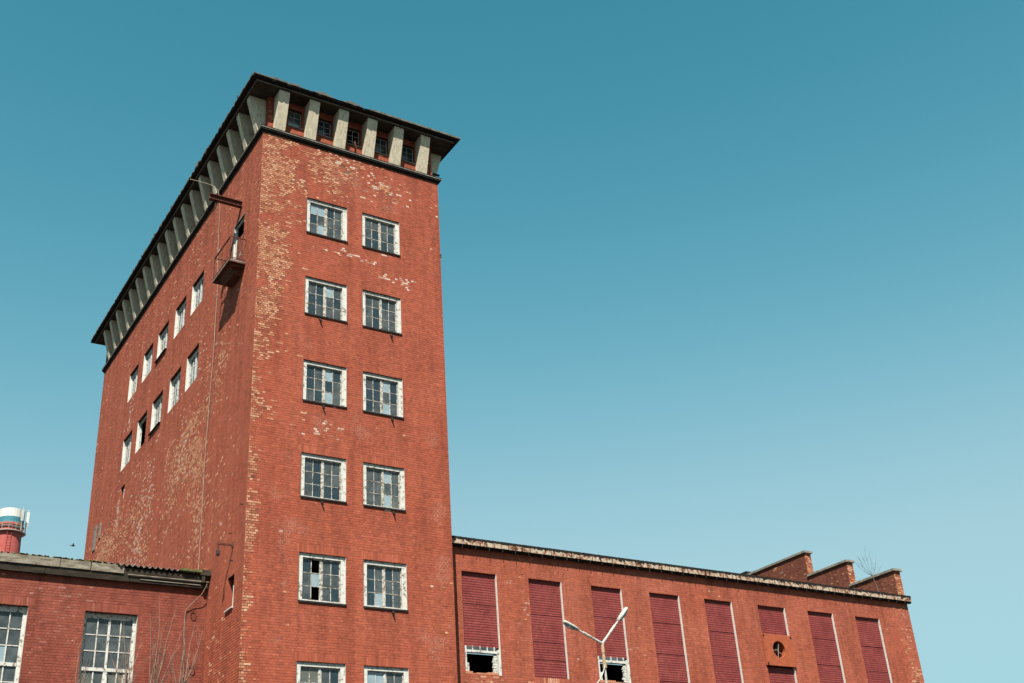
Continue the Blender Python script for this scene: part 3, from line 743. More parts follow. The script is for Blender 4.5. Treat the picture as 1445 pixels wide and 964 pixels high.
# corrugated crimson sheets in each bay
def corr_mesh(w, h, pitch=0.087, amp=0.0045):
    mb = MB(); n = max(4, int(round(h/pitch*6)))
    pts = [(-amp*math.cos(2*math.pi*(i/n*h)/pitch), -h + i/n*h) for i in range(n+1)]
    for i in range(n):
        (y0, z0), (y1, z1) = pts[i], pts[i+1]
        mb.quad((0, y0, z0), (w, y0, z0), (w, y1, z1), (0, y1, z1))
    me = mb.mesh('metal_sheet', M['sheet'], smooth=True); return me
RD = 0.075
def jamb_mesh(h, d=RD+0.015):
    mb = MB(); mb.box(-0.016, -0.002, 0.0, d, -h, 0); return mb.mesh('bay_jamb', M['reveal'])
def sheets(i, a, b, ztop, zbot, breaks):
    zs = [ztop]+list(breaks)+[zbot]
    for k in range(len(zs)-1):
        h = zs[k]-zs[k+1] + (0.03 if k < len(zs)-2 else 0)
        o = link('metal_sheet', corr_mesh(b-a-0.008, h), wing, (a+0.004, YR+RD+0.012+0.012*k, zs[k]), 0)
        o.rotation_euler = (random.uniform(-.004, .004), 0, random.uniform(-.003, .003))
for i, (a, b) in enumerate(BAYS):
    zb = holes[i][2]
    if i in (0, 2): sheets(i, a, b, ZT-0.0, ZH, (ZT-1.05,))
    elif i == 1: sheets(i, a, b, ZT, ZBOT, (ZT-1.2, ZT-2.15, ZT-2.75))
    elif i == 5: sheets(i, a, b, ZT-0.0, 6.02, ()); sheets(i, a, b, 4.73, zb, (3.6,))
    else: sheets(i, a, b, ZT, zb, (ZT-1.05-0.12*(i % 3), ZT-2.1-0.1*(i % 2), ZT-3.2))
    link('bay_jamb', jamb_mesh(ZT-zb), wing, (b, YR-0.006, ZT))
    MB().quad((a, YR, ZT-0.003), (b, YR, ZT-0.003), (b, YR+RD+0.05, ZT-0.003), (a, YR+RD+0.05, ZT-0.003)).quad((a+0.003, YR, zb), (a+0.003, YR+RD+.05, zb), (a+0.003, YR+RD+.05, ZT), (a+0.003, YR, ZT)).build('bay_reveal', M['brick_front'], wing)
# fan panel in bay six
a, b = BAYS[5]; pz0, pz1 = 4.76, 5.99; pc = ((a+b)/2-0.02, (pz0+pz1)/2+0.03); pr_ = 0.33
mb = MB(); seg = 32; pa, pb = a-0.07, b+0.03; y0, y1 = YR-0.075, YR+0.02
def sq(an):      # point on the rectangle in direction an
    c, s = math.cos(an), math.sin(an); hx = (pb-pa)/2; hz = (pz1-pz0)/2; ox, oz = (pa+pb)/2, (pz0+pz1)/2
    k = min(hx/abs(c) if abs(c) > 1e-6 else 1e9, hz/abs(s) if abs(s) > 1e-6 else 1e9); return (ox+c*k, oz+s*k)
angs = sorted(set([2*math.pi*i/seg for i in range(seg)] + [math.atan2(sz*(pz1-pz0), sx*(pb-pa)) % (2*math.pi) for sx in (-1, 1) for sz in (-1, 1)]))
for i in range(len(angs)):
    A, B = angs[i], angs[(i+1) % len(angs)]
    o0, o1 = sq(A), sq(B); i0 = (pc[0]+pr_*math.cos(A), pc[1]+pr_*math.sin(A)); i1 = (pc[0]+pr_*math.cos(B), pc[1]+pr_*math.sin(B))
    mb.quad((o0[0], y0, o0[1]), (i0[0], y0, i0[1]), (i1[0], y0, i1[1]), (o1[0], y0, o1[1]))
    mb.quad((i0[0], y0, i0[1]), (i0[0], y1+0.25, i0[1]), (i1[0], y1+0.25, i1[1]), (i1[0], y0, i1[1]))
    mb.quad((o0[0], y0, o0[1]), (o1[0], y0, o1[1]), (o1[0], y1, o1[1]), (o0[0], y1, o0[1]))
panel = mb.build('fan_panel', M['fan_plate'], wing)
fan = MB(); fy = YR+0.1
fan.tube([(pc[0], fy-0.05, pc[1]), (pc[0], fy+0.1, pc[1])], 0.05, 10)
for k in range(4):
    an = R(68+90*k); c, s = math.cos(an), math.sin(an)
    def P(r, w, dy): return (pc[0]+c*r-s*w, fy+dy, pc[1]+s*r+c*w)
    fan.quad(P(.05, -.03, -.01), P(.30, -.07, -.04), P(.30, .05, .04), P(.05, .03, .01))
fan.build('fan', M['rust'], panel)
bars = MB(); bars.tube([(pc[0]-0.31, YR, pc[1]-0.06), (pc[0]+0.02, YR, pc[1]+0.02)], 0.012, 4)
bars.tube([(pc[0]-0.05, YR, pc[1]-0.31), (pc[0]+0.1, YR, pc[1]+0.31)], 0.016, 4)
bars.build('fan_bracket', M['zinc'], panel)
MB().box(pa+0.02, pa+0.08, YR-0.1, YR-0.076, pz1-0.1, pz1-0.04).box(pb-0.09, pb-0.03, YR-0.1, YR-0.076, pz1-0.1, pz1-0.04).box(pa+0.05, pa+0.11, YR-0.1, YR-0.076, pz0+0.03, pz0+0.1).build('clamp', M['black_iron'], panel)
# broken windows under the short sheets (bays one and three)
for i in (0, 2):
    a, b = BAYS[i]; w = b-a; h = ZH-ZBOT
    mb = MB(); f = 0.10
    mb.box(0.005, f, 0.05, 0.16, -h, 0.0); mb.box(w-0.11, w-0.005, -0.012, 0.24, -h-0.04, -0.08); mb.box(f, w-0.112, 0.06, 0.15, -0.20, -0.12)
    for k, x in enumerate((0.33, 0.62, 0.90, 1.17)): mb.box(x, x+0.035, 0.065, 0.12, -0.12, 0.02)
    mb.box(f+0.002, f+0.08, 0.06, 0.13, -h, -h*0.62)
    for k in range(7):
        zz = -h+0.05+k*0.09; mb.box(w-0.20-random.uniform(0, .06), w-0.115, 0.10, 0.17, zz, zz+0.075)
    wo = mb.build('window', M['white_paint'], wing, (a, YR, ZH)); wo['label'] = 'broken out window below the sheeting'
    MB().box(f+0.003, w-0.115, 0.085, 0.09, -0.119, -0.001).build('pane', M['glass'], wo)
    rb = MB()
    for k in range(int(w/0.14)):
        rb.box(k*0.14+0.004, k*0.14+0.136, -0.004, 0.11, -h-0.03, -h+random.choice((-0.01, 0.02, 0.05, 0.06)))
    rb2 = rb.mesh('broken_sill', M['brick_front']);
    for nme, val in (('wear', 0.8), ('tone', 0.6), ('pale', 0.2)):
        at = rb2.attributes.new(nme, 'FLOAT', 'POINT'); at.data.foreach_set('value', [val]*len(rb2.vertices))
    link('broken_sill', rb2, wo)
# eaves gutter in sections
GY0 = YR-0.20; x = XR0+0.02; gs = []
def gutter_mesh(Ls, seed):
    mb = MB(); z0, z1 = 8.03, 8.235
    mb.cur = 0; mb.box(0.006, Ls-0.006, 0.0, 0.02, z0, z1)
    mb.cur = 1; mb.box(0.0, Ls, 0.02, 0.20, z0-0.012, z0+0.02)
    n = int(Ls/0.07)
    for k in range(n):
        xx = Ls*k/n; dp = 0.03+0.09*max(0, fb(seed*3+xx*4, seed, 4))+0.10*max(0, nz(xx*22, seed, 2))
        mb.box(xx, xx+Ls/n-0.001, -0.008, 0.021, z1-dp, z1+0.045+0.012*nz(xx*9, seed, 6))
    mb.box(0.0, Ls, 0.022, 0.24, z1-0.02, z1+0.05)
    mb.box(-0.008, 0.010, -0.006, 0.019, z0-0.02, z1-0.02)
    return mb.mesh('gutter_section', [M['cream'], M['tar']])
gvar = [gutter_mesh(0.90, s) for s in range(6)]
k = 0
while x < XR1-0.2:
    link('gutter_section', gvar[(k*5+k//3) % 6], wing, (x, GY0, 0.01*nz(x*0.3, 2, 1)-0.005)); x += 0.905; k += 1
MB().box(XR0, XR1+0.12, GY0+0.05, YR+0.001, 7.965, 8.012).build('eaves_cornice', M['tar'], wing)
mb = MB()
xx = XR0+0.35
while xx < XR1:
    mb.tube([(xx, GY0+0.01, 8.02), (xx, GY0+0.015, 7.92-0.03*random.random())], 0.012, 4); xx += 0.55+random.uniform(-.04, .04)
mb.build('gutter_hook', M['black_iron'], wing, kind='stuff')
MB().box(XR0, XR1+0.1, YR-0.02, YR+0.5, 8.245, 8.30).build('roof_edge', M['tar'], wing)
# stepped gable parapet at the far right end
steps = [(YR+0.02, 3.55, 9.42), (3.56, 6.0, 10.57), (6.01, 10.4, 11.75)]
for (ya, yb_, zt) in steps:
    def wdark(u, z): return (0.22+0.2*max(0, fb(u*2, z*2, 31)), 0.01)
    wall_sheet('gable_wall', 'L', XR1-0.42, ya, yb_, 8.2, zt, [], wdark, M['brick_dark'], wing)
    brick_field('L', XR1-0.42, ya, yb_, 8.25, zt, [], wdark, wing, M['brick_dark'])
    def wraw(u, z): return (0.75, 0.02)
    wall_sheet('gable_wall', 'F', ya, XR1-0.42, XR1, 8.2, zt, [], wraw, M['mortar_front'], wing)
    brick_field('F', ya, XR1-0.42, XR1, 8.25, zt, [], wraw, wing, M['brick_front'], proud=0.008)
    MB().quad((XR1, ya, 8.2), (XR1, yb_, 8.2), (XR1, yb_, zt), (XR1, ya, zt)).build('gable_wall', M['brick_front'], wing)
    MB().box(XR1-0.49, XR1+0.07, ya-0.10, yb_+0.02, zt+0.001, zt+0.10).build('coping', M['zinc'], wing)
MB().box(XR1-0.45, XR1+0.03, 10.1, 10.5, 11.86, 12.02).build('coping', M['tar'], wing)
attach_all(wing, snap)

# ------------------------------------------------------------------ LEFT WING
YL, XL0 = 3.222, -22.0
lwing = tag(empty('side_wing', (-8, YL, GROUND)), 'lower red brick building with tall small-paned windows, left of the tower', 'factory building')
snap = snapshot()
LWIN = [(-3.70, -2.128), (-6.88, -5.312), (-10.06, -8.49)]
LZT, LZB = 5.325, 1.2
lholes = [(a, b, LZB, LZT) for a, b in LWIN]
lsold = [(a-0.15, b+0.15, LZT+0.002, LZT+0.27) for a, b in LWIN]
def wear_lw(u, z):
    n = fb(u*0.8, z*1.1, 41.0); n2 = fb(u*2.2, z*2.5, 45.0)
    w = gauss(u, z, [(-4.4, 5.2, 1.0, 1.2, .16), (-5.6, 6, 1, .5, .2), (-0.3, 4, .3, 2, .1)])*(0.3+0.5*n)
    p = gauss(u, z, [(-4.6, 4.8, .7, 1.1, .36), (-4.2, 5.4, .9, .5, .3), (-5.2, 5.9, .6, .25, .3), (-4.9, 3.7, .5, .6, .4), (-1.05, 5.78, .08, .05, .9)])*(0.45+0.9*n2+0.4*n) + 0.001
    return max(0, min(1, w)), max(0, min(.95, p))
wall_sheet('front_wall', 'F', YL, XL0, -0.012, 1.0, 6.75, lholes, wear_lw, M['mortar_side'], lwing)
brick_field('F', YL, -9.0, -0.014, 1.0, 6.4, lholes, wear_lw, lwing, M['brick_side'], lsold, single=lambda u, z: 3.2 < z < 5.2 and -5.2 < u < -3.85, nsingle=300, proud=0.0045, palek=0.75)
ms = MB(); YLB = 15.0
ms.quad((XL0, YLB, GROUND), (XL0, YL, GROUND), (XL0, YL, 6.8), (XL0, YLB, 6.8)); ms.quad((-0.02, YLB, GROUND), (XL0, YLB, GROUND), (XL0, YLB, 6.8), (-0.02, YLB, 6.8))
ms.quad((XL0, YL, GROUND), (-0.02, YL, GROUND), (-0.02, YL, 1.0), (XL0, YL, 1.0))
ms.build('outer_wall', M['brick_side'], lwing)
LW2, LH2, LD2 = 1.57, LZT-LZB, 0.14
mb = MB(); f = 0.10
mb.box(0, f, LD2, LD2+0.09, -LH2, 0); mb.box(LW2-f, LW2, LD2, LD2+0.09, -LH2, 0); mb.box(f, LW2-f, LD2+.002, LD2+.09, -0.17, 0); mb.box(f, LW2-f, LD2+.002, LD2+.09, -LH2, -LH2+0.1)
mb.box(LW2/2-0.035, LW2/2+0.035, LD2+0.006, LD2+.08, -LH2+.1, -0.17); mb.box(f, LW2-f, LD2-0.01, LD2+.085, -1.72, -1.62)
rowsz = [-0.17, -0.65, -1.13, -1.62]; low = [-1.72, -2.16, -2.6, -3.04, -3.48, -LH2+0.1]
for z in rowsz[1:-1]+low[1:-1]: mb.box(f, LW2-f, LD2+0.02, LD2+.05, z-0.014, z+0.014)
xcols = [f, (f+LW2/2)/2, LW2/2, (LW2/2+LW2-f)/2, LW2-f]
for x in (xcols[1], xcols[3]): mb.box(x-0.017, x+0.017, LD2+0.012, LD2+.055, -LH2+.1, -0.17)
lwm = mb.mesh('window', M['white_paint'])
lrev = reveal_mesh(LW2, LH2, LD2+0.09)
pcache = {}
for wi, (a, b) in enumerate(LWIN):
    wo = link('window', lwm, lwing, (a, YL, LZT)); link('reveal', lrev, wo)
    for c in range(4):
        for rr, (zt, zb) in enumerate(list(zip(rowsz[:-1], rowsz[1:]))+list(zip(low[:-1], low[1:]))):
            st = 'glass' if random.random() < 0.6 else 'glass_dirty' if rr > 2 else 'glass'
            if (wi, c, rr) == (1, 2, 2): st = 'glass_pale'
            key = (st, round(zt-zb, 3))
            if key not in pcache:
                pcache[key] = MB().box(0, xcols[1]-xcols[0]-0.004, 0, 0.004, 0, zt-zb-0.004).mesh('pane', M[st])
            po = link('pane', pcache[key], wo, (xcols[c]+0.002, LD2+0.035, zb+0.002))
            po.rotation_euler = (random.uniform(-.01, .01), 0, random.uniform(-.012, .012))
# peeling shutter board in the first window
mb = MB(); mb.hexa([(0.66, LD2-0.03, -2.9), (0.86, LD2-0.05, -2.9), (0.86, LD2-0.02, -2.9), (0.66, LD2-0.0, -2.9), (0.72, LD2-0.03, -1.75), (0.84, LD2-0.04, -1.75), (0.84, LD2-0.02, -1.75), (0.72, LD2-0.011, -1.75)])
mb.hexa([(1.22, LD2-0.05, -3.0), (1.36, LD2-0.04, -3.0), (1.36, LD2-0.02, -3.0), (1.22, LD2-0.02, -3.0), (1.3, LD2-0.03, -1.8), (1.42, LD2-0.02, -1.75), (1.42, LD2-0.005, -1.75), (1.3, LD2-0.015, -1.8)])
mb.build('loose_board', M['white_paint'], lwing, (LWIN[0][0], YL, LZT))
# eaves: boxed fascia, corrugated sheets above
def fascia(x0, x1, mat, ytop, ybot, z0, z1):
    MB().hexa([(x0, ybot, z0), (x1, ybot, z0), (x1, YL, z0), (x0, YL, z0), (x0, ytop, z1), (x1, ytop, z1), (x1, YL, z1), (x0, YL, z1)]).build('fascia_board', mat, lwing)
for (x0, x1) in ((-12, -8.61), (-8.6, -6.41), (-6.4, -4.61), (-4.6, -3.72), (-3.70, -2.71)):
    fascia(x0, x1-0.01, M['fascia'], YL-0.21, YL-0.20, 6.52+random.uniform(-.01, .01), 6.76+random.uniform(-.02, .015))
for (x0, x1) in ((-12, -5.01), (-5.0, -2.51), (-2.5, -0.03)):
    fascia(x0, x1-0.004, M['fascia_dark'], YL-0.17, YL-0.13, 6.30+random.uniform(-.01, .01), 6.515)
fascia(-2.70, -0.03, M['fascia_dark'], YL-0.20, YL-0.175, 6.52, 6.70)
MB().box(-2.6, -0.04, YL-0.205, YL-0.19, 6.49, 6.515).box(-2.2, -0.3, YL-0.165, YL-0.15, 6.38, 6.40).build('fascia_strip', M['fascia'], lwing)
def wave_sheet(x0, x1, yfront, zf, amp=0.035, pitch=0.175, lenb=2.6, slope=0.10, th=0.014):
    mb = MB(); n = int((x1-x0)/pitch*6)
    P = []
    for i in range(n+1):
        x = x0+(x1-x0)*i/n; P.append((x, zf+amp*math.sin(2*math.pi*x/pitch)))
    for i in range(n):
        (xa, za), (xb, zb) = P[i], P[i+1]; rise = lenb*slope
        j = 0.012*nz(xa*7, 3, 3)
        mb.quad((xa, yfront+j, za), (xb, yfront+j, zb), (xb, yfront+lenb, zb+rise), (xa, yfront+lenb, za+rise))
        mb.quad((xa, yfront+j, za+th), (xa, yfront+lenb, za+rise+th), (xb, yfront+lenb, zb+rise+th), (xb, yfront+j, zb+th))
        mb.quad((xa, yfront+j, za), (xb, yfront+j, zb), (xb, yfront+j, zb+th), (xa, yfront+j, za+th))
    return mb
k = 0; xs = [-12.0, -10.7, -9.45, -8.2, -7.0, -5.85, -4.95, -3.9, -2.95, -1.95, -0.98, -0.03]
for xa, xb in zip(xs[:-1], xs[1:]):
    if xb <= -4.9: yf, zf = YL-0.06+0.03*(k % 2), 6.83+0.02*(k % 2)
    elif xb <= -3.8: yf, zf = YL+0.05, 6.80
    elif xb <= -2.9: yf, zf = YL-0.16, 6.80
    else: yf, zf = YL-0.27, 6.76+0.008*(k % 2)
    wave_sheet(xa, xb+0.03, yf, zf).build('roof_sheet', M['asbestos'], lwing); k += 1
MB().box(XL0, -0.02, YL+2.0, YLB, 6.75, 7.0).box(XL0, -12, YL-0.1, YL+2.0, 6.76, 6.9).build('roof', M['roofing'], lwing)
mb = MB()
for i in range(120):
    x = -0.95+0.62*random.random(); y = YL-0.29+0.15*random.random(); s = random.uniform(.02, .05)
    mb.box(x-s, x+s, y-s*.6, y+s*.6, 6.76+0.01*random.random(), 6.80+0.05*random.random())
for i in range(160):
    x = random.uniform(-6, -3.2); s = random.uniform(.015, .035)
    mb.box(x-s, x+s, YL-0.2, YL-0.12, 6.76, 6.78+0.05*random.random())
mb.build('moss', M['moss'], lwing, kind='stuff')
MB().box(-0.36, -0.03, YL-0.30, YL-0.06, 6.68, 6.86).box(-0.30, -0.2, YL-0.28, YL-0.22, 6.45, 6.68).build('gutter_end', M['fascia_dark'], lwing)
# debris along the tower wall above the roof
mb = MB()
for i in range(60):
    y = random.uniform(YL+0.1, 12); s = random.uniform(.05, .12)
    zb = 6.86+0.1*(y-YL)*0.9
    mb.box(-0.12-s*0.6, -0.03, y, y+s, zb-0.05, zb+0.05+0.12*random.random())
mb.build('mortar_rubble', M['felt_light'], lwing, kind='stuff')
# iron wall rings
for (x, z) in ((-0.44, 5.48), (-0.38, 3.80)):
    mb = MB(); pts = [(0.11*math.cos(t)*0.7, -0.05-0.015*math.cos(t), 0.12*math.sin(t)) for t in [2*math.pi*i/12 for i in range(13)]]
    mb.tube(pts, 0.012, 5); mb.tube([(0, 0.01, 0.11), (0, -0.06, 0.11)], 0.014, 4)
    mb.build('wall_ring', M['rust'], lwing, (x, YL, z))
attach_all(lwing, snap)

# ------------------------------------------------------------------ cables and stems
mb = MB()
P = [(-0.66, 6.6, 24.32), (-0.70, 6.45, 24.15), (-0.55, 5.6, 23.55), (-0.32, 4.75, 22.9), (-0.16, 4.36, 22.45), (-0.06, 4.30, 21.6), (-0.05, 4.34, 20.5), (-0.05, 4.22, 19.2), (-0.05, 4.00, 18.0), (-0.05, 4.06, 16.6), (-0.05, 4.02, 15.4),
     (-0.05, 4.12, 13.9), (-0.05, 4.19, 12.4), (-0.05, 4.27, 10.8), (-0.05, 4.22, 9.8), (-0.05, 4.20, 8.3), (-0.06, 4.15, 7.2), (-0.07, 4.1, 7.0)]
mb.tube(P, 0.010, 5)
tag(mb.build('hanging_cable', M['cable']), 'thin pale cable hanging down the shaded side of the tower from roof to lower roof', 'cable')
mb = MB()
P = [(-0.12, YL-0.27, 6.42), (-0.25, YL-0.22, 6.1), (-0.47, YL-0.12, 5.85), (-0.68, YL-0.05, 5.60), (-0.70, YL-0.05, 5.3), (-0.69, YL-0.05, 4.8), (-0.64, YL-0.05, 4.3), (-0.62, YL-0.05, 3.7), (-0.66, YL-0.05, 3.0), (-0.62, YL-0.05, 1.0), (-0.6, YL-0.05, -3.0), (-0.6, YL-0.05, GROUND)]
mb.tube(P, [0.012]*3+[0.016]*7+[0.02, 0.03], 5)
tag(mb.build('vine_stem', M['twig']), 'bare woody stem climbing to the gutter end beside the tower corner', 'vine')

# bare saplings in front of the left building
def sapling(name, base, tips, mat, r0, seed):
    rs = random.Random(seed); mb = MB(); base = Vector(base)
    for (tip, start) in tips:
        tip = Vector(tip); s = base + (tip-base)*0.0
        fork = Vector(start)
        m1 = fork + (tip-fork)*0.35 + Vector((rs.uniform(-.09, .09), rs.uniform(-.05, .05), rs.uniform(-.05, .05)))
        m2 = fork + (tip-fork)*0.7 + Vector((rs.uniform(-.07, .07), rs.uniform(-.05, .05), 0))
        mb.tube([fork, m1, m2, tip], [r0*0.55, r0*0.4, r0*0.28, r0*0.12], 4)
        # side shoots
        for q in range(5):
            t = rs.uniform(.15, .85); p = fork+(tip-fork)*t; L = rs.uniform(.25, .7)
            d = Vector((rs.uniform(-.5, .5), rs.uniform(-.2, .2), 1)).normalized()
            mb.tube([p, p+d*L*0.5+Vector((rs.uniform(-.03, .03), 0, 0)), p+d*L], [r0*0.2, r0*0.13, r0*0.06], 4)
    return mb
root = tag(empty('bare_sapling', (-2.0, 1.9, GROUND)), 'leafless pale-twigged sapling in front of the tall window beside the tower', 'tree')
# trunk to z~2.5 then many upright shoots
def part_local(mb, name, mat, root): 
    o = mb.build(name, mat, root); o.location = -Vector(root.location); return o
mb = MB(); mb.tube([(-2.0, 1.9, GROUND), (-1.95, 1.9, -3), (-1.9, 1.9, 0.0), (-1.85, 1.9, 2.4)], [0.11, 0.09, 0.07, 0.045], 8)
mb.tube([(-1.95, 1.9, -1.0), (-2.4, 1.85, 1.0), (-2.7, 1.8, 2.6)], [0.06, 0.045, 0.03], 6)
mb.tube([(-1.95, 1.9, -2.0), (-1.3, 1.85, 0.5), (-1.15, 1.8, 2.6)], [0.06, 0.045, 0.03], 6)
part_local(mb, 'trunk', M['bark'], root)
A = (-1.85, 1.9, 2.3); B = (-2.7, 1.8, 2.5); Cc = (-1.15, 1.8, 2.4)
tips = [((-1.35, 1.9, 5.35), A), ((-1.05, 1.95, 5.0), Cc), ((-1.15, 1.8, 4.6), A), ((-1.9, 1.9, 5.6), A), ((-2.15, 1.8, 5.0), A), ((-2.3, 1.9, 4.3), B), ((-2.9, 1.8, 4.7), B), ((-3.3, 1.8, 4.1), B), ((-1.6, 1.8, 4.3), A),
        ((-0.75, 1.9, 4.9), Cc), ((-0.5, 1.9, 4.7), Cc), ((-0.85, 1.9, 4.0), Cc), ((-1.75, 1.85, 4.7), A), ((-2.0, 1.85, 4.2), A), ((-2.6, 1.85, 4.6), B), ((-2.5, 1.8, 3.9), B), ((-1.5, 1.8, 3.9), Cc), ((-0.65, 1.8, 3.9), Cc)]
part_local(sapling('x', A, tips, None, 0.030, 4), 'branches', M['twig'], root)
tips2 = [(Vector(t)+Vector((random.uniform(-.25, .25), .05, -random.uniform(.3, .9))), s) for t, s in tips]
part_local(sapling('x', A, tips2, None, 0.022, 9), 'branches', M['twig_dark'], root)
root = tag(empty('bare_sapling', (-4.4, 1.9, GROUND)), 'single leafless shoot between the two tall windows of the left building', 'tree')
mb = MB(); mb.tube([(-4.4, 1.9, GROUND), (-4.3, 1.9, -1), (-3.95, 1.9, 2.6)], [0.06, 0.05, 0.025], 6); part_local(mb, 'trunk', M['bark'], root)
part_local(sapling('x', A, [((-4.1, 1.9, 4.1), (-3.95, 1.9, 2.5)), ((-3.8, 1.9, 3.4), (-3.95, 1.9, 2.5))], None, 0.035, 3), 'branches', M['twig'], root)
# little tree rooted on the right roof, in front of the last gable step
root = tag(empty('roof_sapling', (29.0, YR+0.05, 8.3)), 'small bare sapling rooted at the gutter before the lowest gable step', 'tree')
mb = MB(); b0 = Vector((29.0, YR+0.05, 8.3))
mb.tube([b0, b0+Vector((-.05, 0, .35)), b0+Vector((-.18, 0, .75))], [0.022, 0.018, 0.012], 5); part_local(mb, 'trunk', M['bark'], root)
mb = MB(); b1 = b0+Vector((-.18, 0, .75))
for (dx, dz) in ((-.8, .8), (-.5, 1.0), (-.2, 1.2), (.15, 1.1), (.5, .8), (.9, .65), (-1.1, .5), (.3, .5), (-.7, .45)):
    e_ = b1+Vector((dx, 0.1*dx, dz)); mid_ = b1+Vector((dx*.55, 0, dz*.45))
    mb.tube([b1, mid_, e_], [0.008, 0.006, 0.003], 4)
    for q in range(4):
        s_ = mid_.lerp(e_, random.random()); mb.tube([s_, s_+Vector((random.uniform(-.2, .2), 0, random.uniform(.05, .3)))], [0.004, 0.002], 3)
part_local(mb, 'branches', M['twig_dark'], root)

# ------------------------------------------------------------------ street lamp
LY = -6.0; base = Vector((8.53, LY, GROUND))
lamp = tag(empty('street_lamp', base), 'pale twin-armed street lamp with arms in a V, standing before the right wing', 'street lamp')
J0 = Vector((8.49, LY, 3.05))
mb = MB(); mb.tube([base, Vector((8.52, LY, -2)), Vector((8.50, LY, 2.40))], [0.06, 0.04, 0.032], 10); part_local(mb, 'pole', M['lamp_metal'], lamp)
mb = MB(); mb.tube([Vector((8.50, LY, 2.36)), Vector((8.50, LY, 2.5)), Vector((8.49, LY, 2.70)), Vector((8.49, LY, 2.80))], [0.062, 0.058, 0.045, 0.040], 10)
mb.tube([Vector((8.49, LY, 2.72)), Vector((8.49, LY, 2.80)), Vector((8.49, LY, 2.90)), J0], [0.042, 0.055, 0.052, 0.04], 10); part_local(mb, 'sleeve', M['lamp_sleeve'], lamp)
for (tip) in (Vector((7.21, LY, 3.57)), Vector((9.51, LY, 4.15))):
    d = tip-J0; p1 = J0+d*0.30; p2 = J0+d*0.50; p3 = J0+d*0.64
    mb = MB(); mb.tube([J0-d.normalized()*0.03, p1], [0.038, 0.034], 8); mb.tube([p1, p2], 0.042, 8); mb.tube([p2, p3], 0.026, 8)
    arm = part_local(mb, 'arm', M['lamp_metal'], lamp)
    # luminaire: long shallow housing
    ax = d.normalized(); side = Vector((0, -1, 0)); upv = side.cross(ax).normalized()
    if upv.z < 0: upv = -upv
    mb = MB(); L0 = p3-ax*0.03; Lh = (tip-L0).length
    prof = [(0, .035, .03), (.02, .062, .055), (.35*Lh, .078, .072), (.85*Lh, .076, .068), (Lh*.97, .068, .06), (Lh, .045, .04)]
    nseg = 10; bi = len(mb.v)
    for (t, hw, hh) in prof:
        for j in range(nseg):
            an = 2*math.pi*j/nseg; c, s = math.cos(an), math.sin(an)
            mb.v.append(tuple(L0+ax*t+side*(hw*c)+upv*(hh*s*(1.0 if s > 0 else 0.6))))
    for k in range(len(prof)-1):
        for j in range(nseg):
            a_, b_ = bi+k*nseg+j, bi+k*nseg+(j+1) % nseg
            mb.f.append((a_, b_, b_+nseg, a_+nseg)); mb.mi.append(0)
    mb.f.append(tuple(bi+j for j in range(nseg))[::-1]); mb.mi.append(0); mb.f.append(tuple(bi+(len(prof)-1)*nseg+j for j in range(nseg))); mb.mi.append(0)
    me = mb.mesh('lamp_head', M['lamp_metal'], smooth=True); ho = link('lamp_head', me, lamp); ho.location = -Vector(lamp.location)
    lens = MB(); a0 = L0+ax*0.12-upv*0.045; a1 = L0+ax*(Lh*0.9)-upv*0.045
    lens.tube([a0, (a0+a1)/2-upv*0.012, a1], [0.03, 0.04, 0.025], 6); lo = link('lens', lens.mesh('lens', M['glass_pale']), ho)
mb = MB(); q0 = Vector((8.47, LY-0.05, 2.42))
mb.tube([q0, q0+Vector((-.05, 0, -.12)), q0+Vector((-.2, 0, -.38)), q0+Vector((-.45, 0, -.62)), q0+Vector((-.9, 0, -.98)), q0+Vector((-2.2, .6, -1.9)), q0+Vector((-5, 2.5, -3.2)), q0+Vector((-8.4, 5.9, -3.6))], 0.020, 5)
tag(mb.build('lamp_cable', M['lamp_metal']), 'grey cable running down and left off the street lamp pole', 'cable')

# ------------------------------------------------------------------ distant chimney
CX, CY = 7.0, 90.0
stack = tag(empty('smokestack', (CX, CY, GROUND)), 'far red, blue and white banded factory chimney top behind the left roof', 'chimney')
def cyl(r0, r1, z0, z1, seg=28, cap=False):
    mb = MB(); mb.tube([(CX, CY, z0), (CX, CY, z1)], [r0, r1], seg, caps=cap); return mb
part_local(cyl(2.4, 1.18, GROUND, 36.9), 'shaft', M['stack_red'], stack)
part_local(cyl(1.26, 1.25, 36.901, 37.35), 'red_band', M['stack_red'], stack)
part_local(cyl(1.25, 1.25, 37.351, 37.98), 'blue_band', M['stack_blue'], stack)
part_local(cyl(1.25, 1.25, 37.981, 38.85), 'white_band', M['stack_white'], stack)
mb = MB()
for z in (36.95, 37.15): 
    pts = [(CX+1.29*math.cos(2*math.pi*i/28), CY+1.29*math.sin(2*math.pi*i/28), z) for i in range(29)]; mb.tube(pts, 0.035, 5)
part_local(mb, 'hoop', M['lamp_sleeve'], stack)
mb = MB(); n = 28
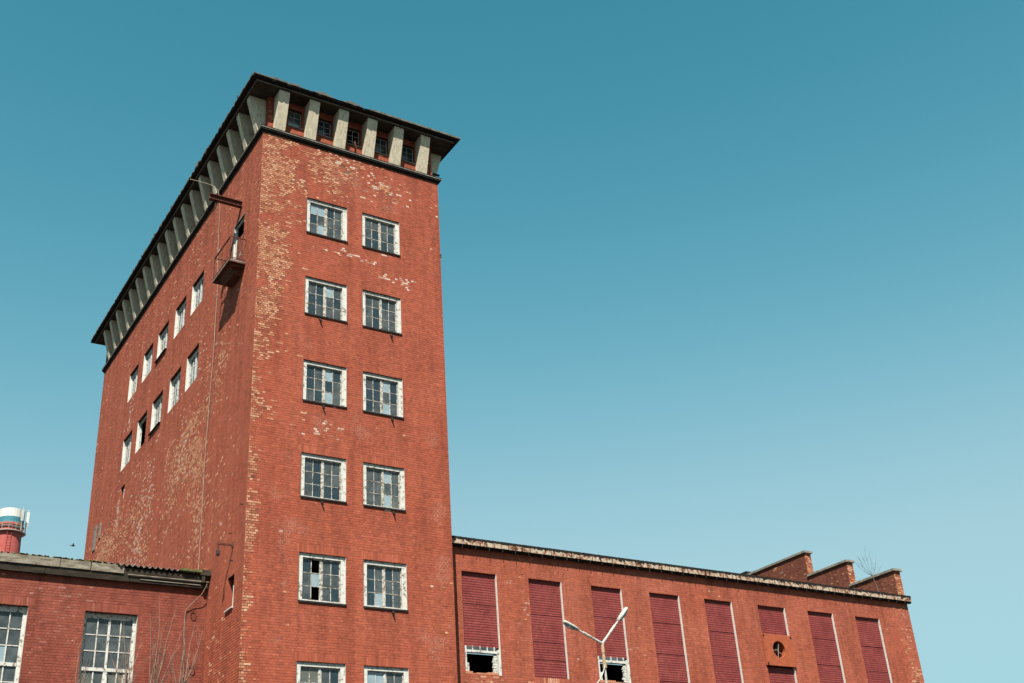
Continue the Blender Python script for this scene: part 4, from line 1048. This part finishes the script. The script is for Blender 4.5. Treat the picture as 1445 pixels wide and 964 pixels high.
for i in range(n):
    a0, a1 = 2*math.pi*i/n, 2*math.pi*(i+1)/n
    for (ra, rb, z) in ((1.2, 1.52, 36.5), (1.2, 1.52, 36.44)):
        mb.quad((CX+ra*math.cos(a0), CY+ra*math.sin(a0), z), (CX+rb*math.cos(a0), CY+rb*math.sin(a0), z), (CX+rb*math.cos(a1), CY+rb*math.sin(a1), z), (CX+ra*math.cos(a1), CY+ra*math.sin(a1), z))
    mb.quad((CX+1.52*math.cos(a0), CY+1.52*math.sin(a0), 36.44), (CX+1.52*math.cos(a1), CY+1.52*math.sin(a1), 36.44), (CX+1.52*math.cos(a1), CY+1.52*math.sin(a1), 36.5), (CX+1.52*math.cos(a0), CY+1.52*math.sin(a0), 36.5))
    if i % 2 == 0: mb.tube([(CX+1.5*math.cos(a0), CY+1.5*math.sin(a0), 36.5), (CX+1.5*math.cos(a0), CY+1.5*math.sin(a0), 37.3)], 0.02, 4)
for z in (36.9, 37.3):
    mb.tube([(CX+1.5*math.cos(2*math.pi*i/28), CY+1.5*math.sin(2*math.pi*i/28), z) for i in range(29)], 0.022, 4)
part_local(mb, 'gallery', M['lamp_metal'], stack)
for i in range(3):
    an = R(-60+i*34); x, y = CX+1.62*math.cos(an), CY+1.62*math.sin(an)
    mb = MB(); mb.box(x-0.13, x+0.13, y-0.06, y+0.06, 37.5, 38.7); mb.tube([(x, y, 36.5), (x, y, 39.0)], 0.03, 5)
    part_local(mb, 'antenna', M['stack_white'] if i % 2 else M['lamp_metal'], stack)
mb = MB(); lx, ly = CX-0.2, CY-1.42
for s in (-.2, .2): mb.tube([(lx+s, ly, 20), (lx+s, ly+0.1, 37.3)], 0.02, 4)
for i in range(52): mb.tube([(lx-.2, ly+0.05, 21+i*.3), (lx+.2, ly+0.05, 21+i*.3)], 0.015, 3)
part_local(mb, 'ladder', M['stack_red'], stack)

# ------------------------------------------------------------------ bird
bc = Vector((1.16, 30.0, 16.12))
mb = MB(); mb.tube([bc+Vector((-.16, 0, .02)), bc+Vector((-.08, 0, .0)), bc+Vector((.06, 0, 0)), bc+Vector((.15, 0, .03)), bc+Vector((.2, 0, .03))], [0.015, 0.05, 0.06, 0.035, 0.01], 6)
for s in (-1, 1):
    mb.quad(bc+Vector((-.06, 0, .02)), bc+Vector((.08, 0, .02)), bc+Vector((.02, s*.2, .14)), bc+Vector((-.05, s*.2, .13)))
    mb.quad(bc+Vector((-.05, s*.2, .13)), bc+Vector((.02, s*.2, .14)), bc+Vector((-.10, s*.42, .08)), bc+Vector((-.13, s*.4, .07)))
mb.quad(bc+Vector((-.14, -.03, .02)), bc+Vector((-.14, .03, .02)), bc+Vector((-.27, .06, .02)), bc+Vector((-.27, -.06, .02)))
mb.v = [tuple(bc + (Vector(q)-bc)*0.65) for q in mb.v]
tag(mb.build('bird', M['feather']), 'small dark bird flying in the sky between the chimney and the tower', 'bird')
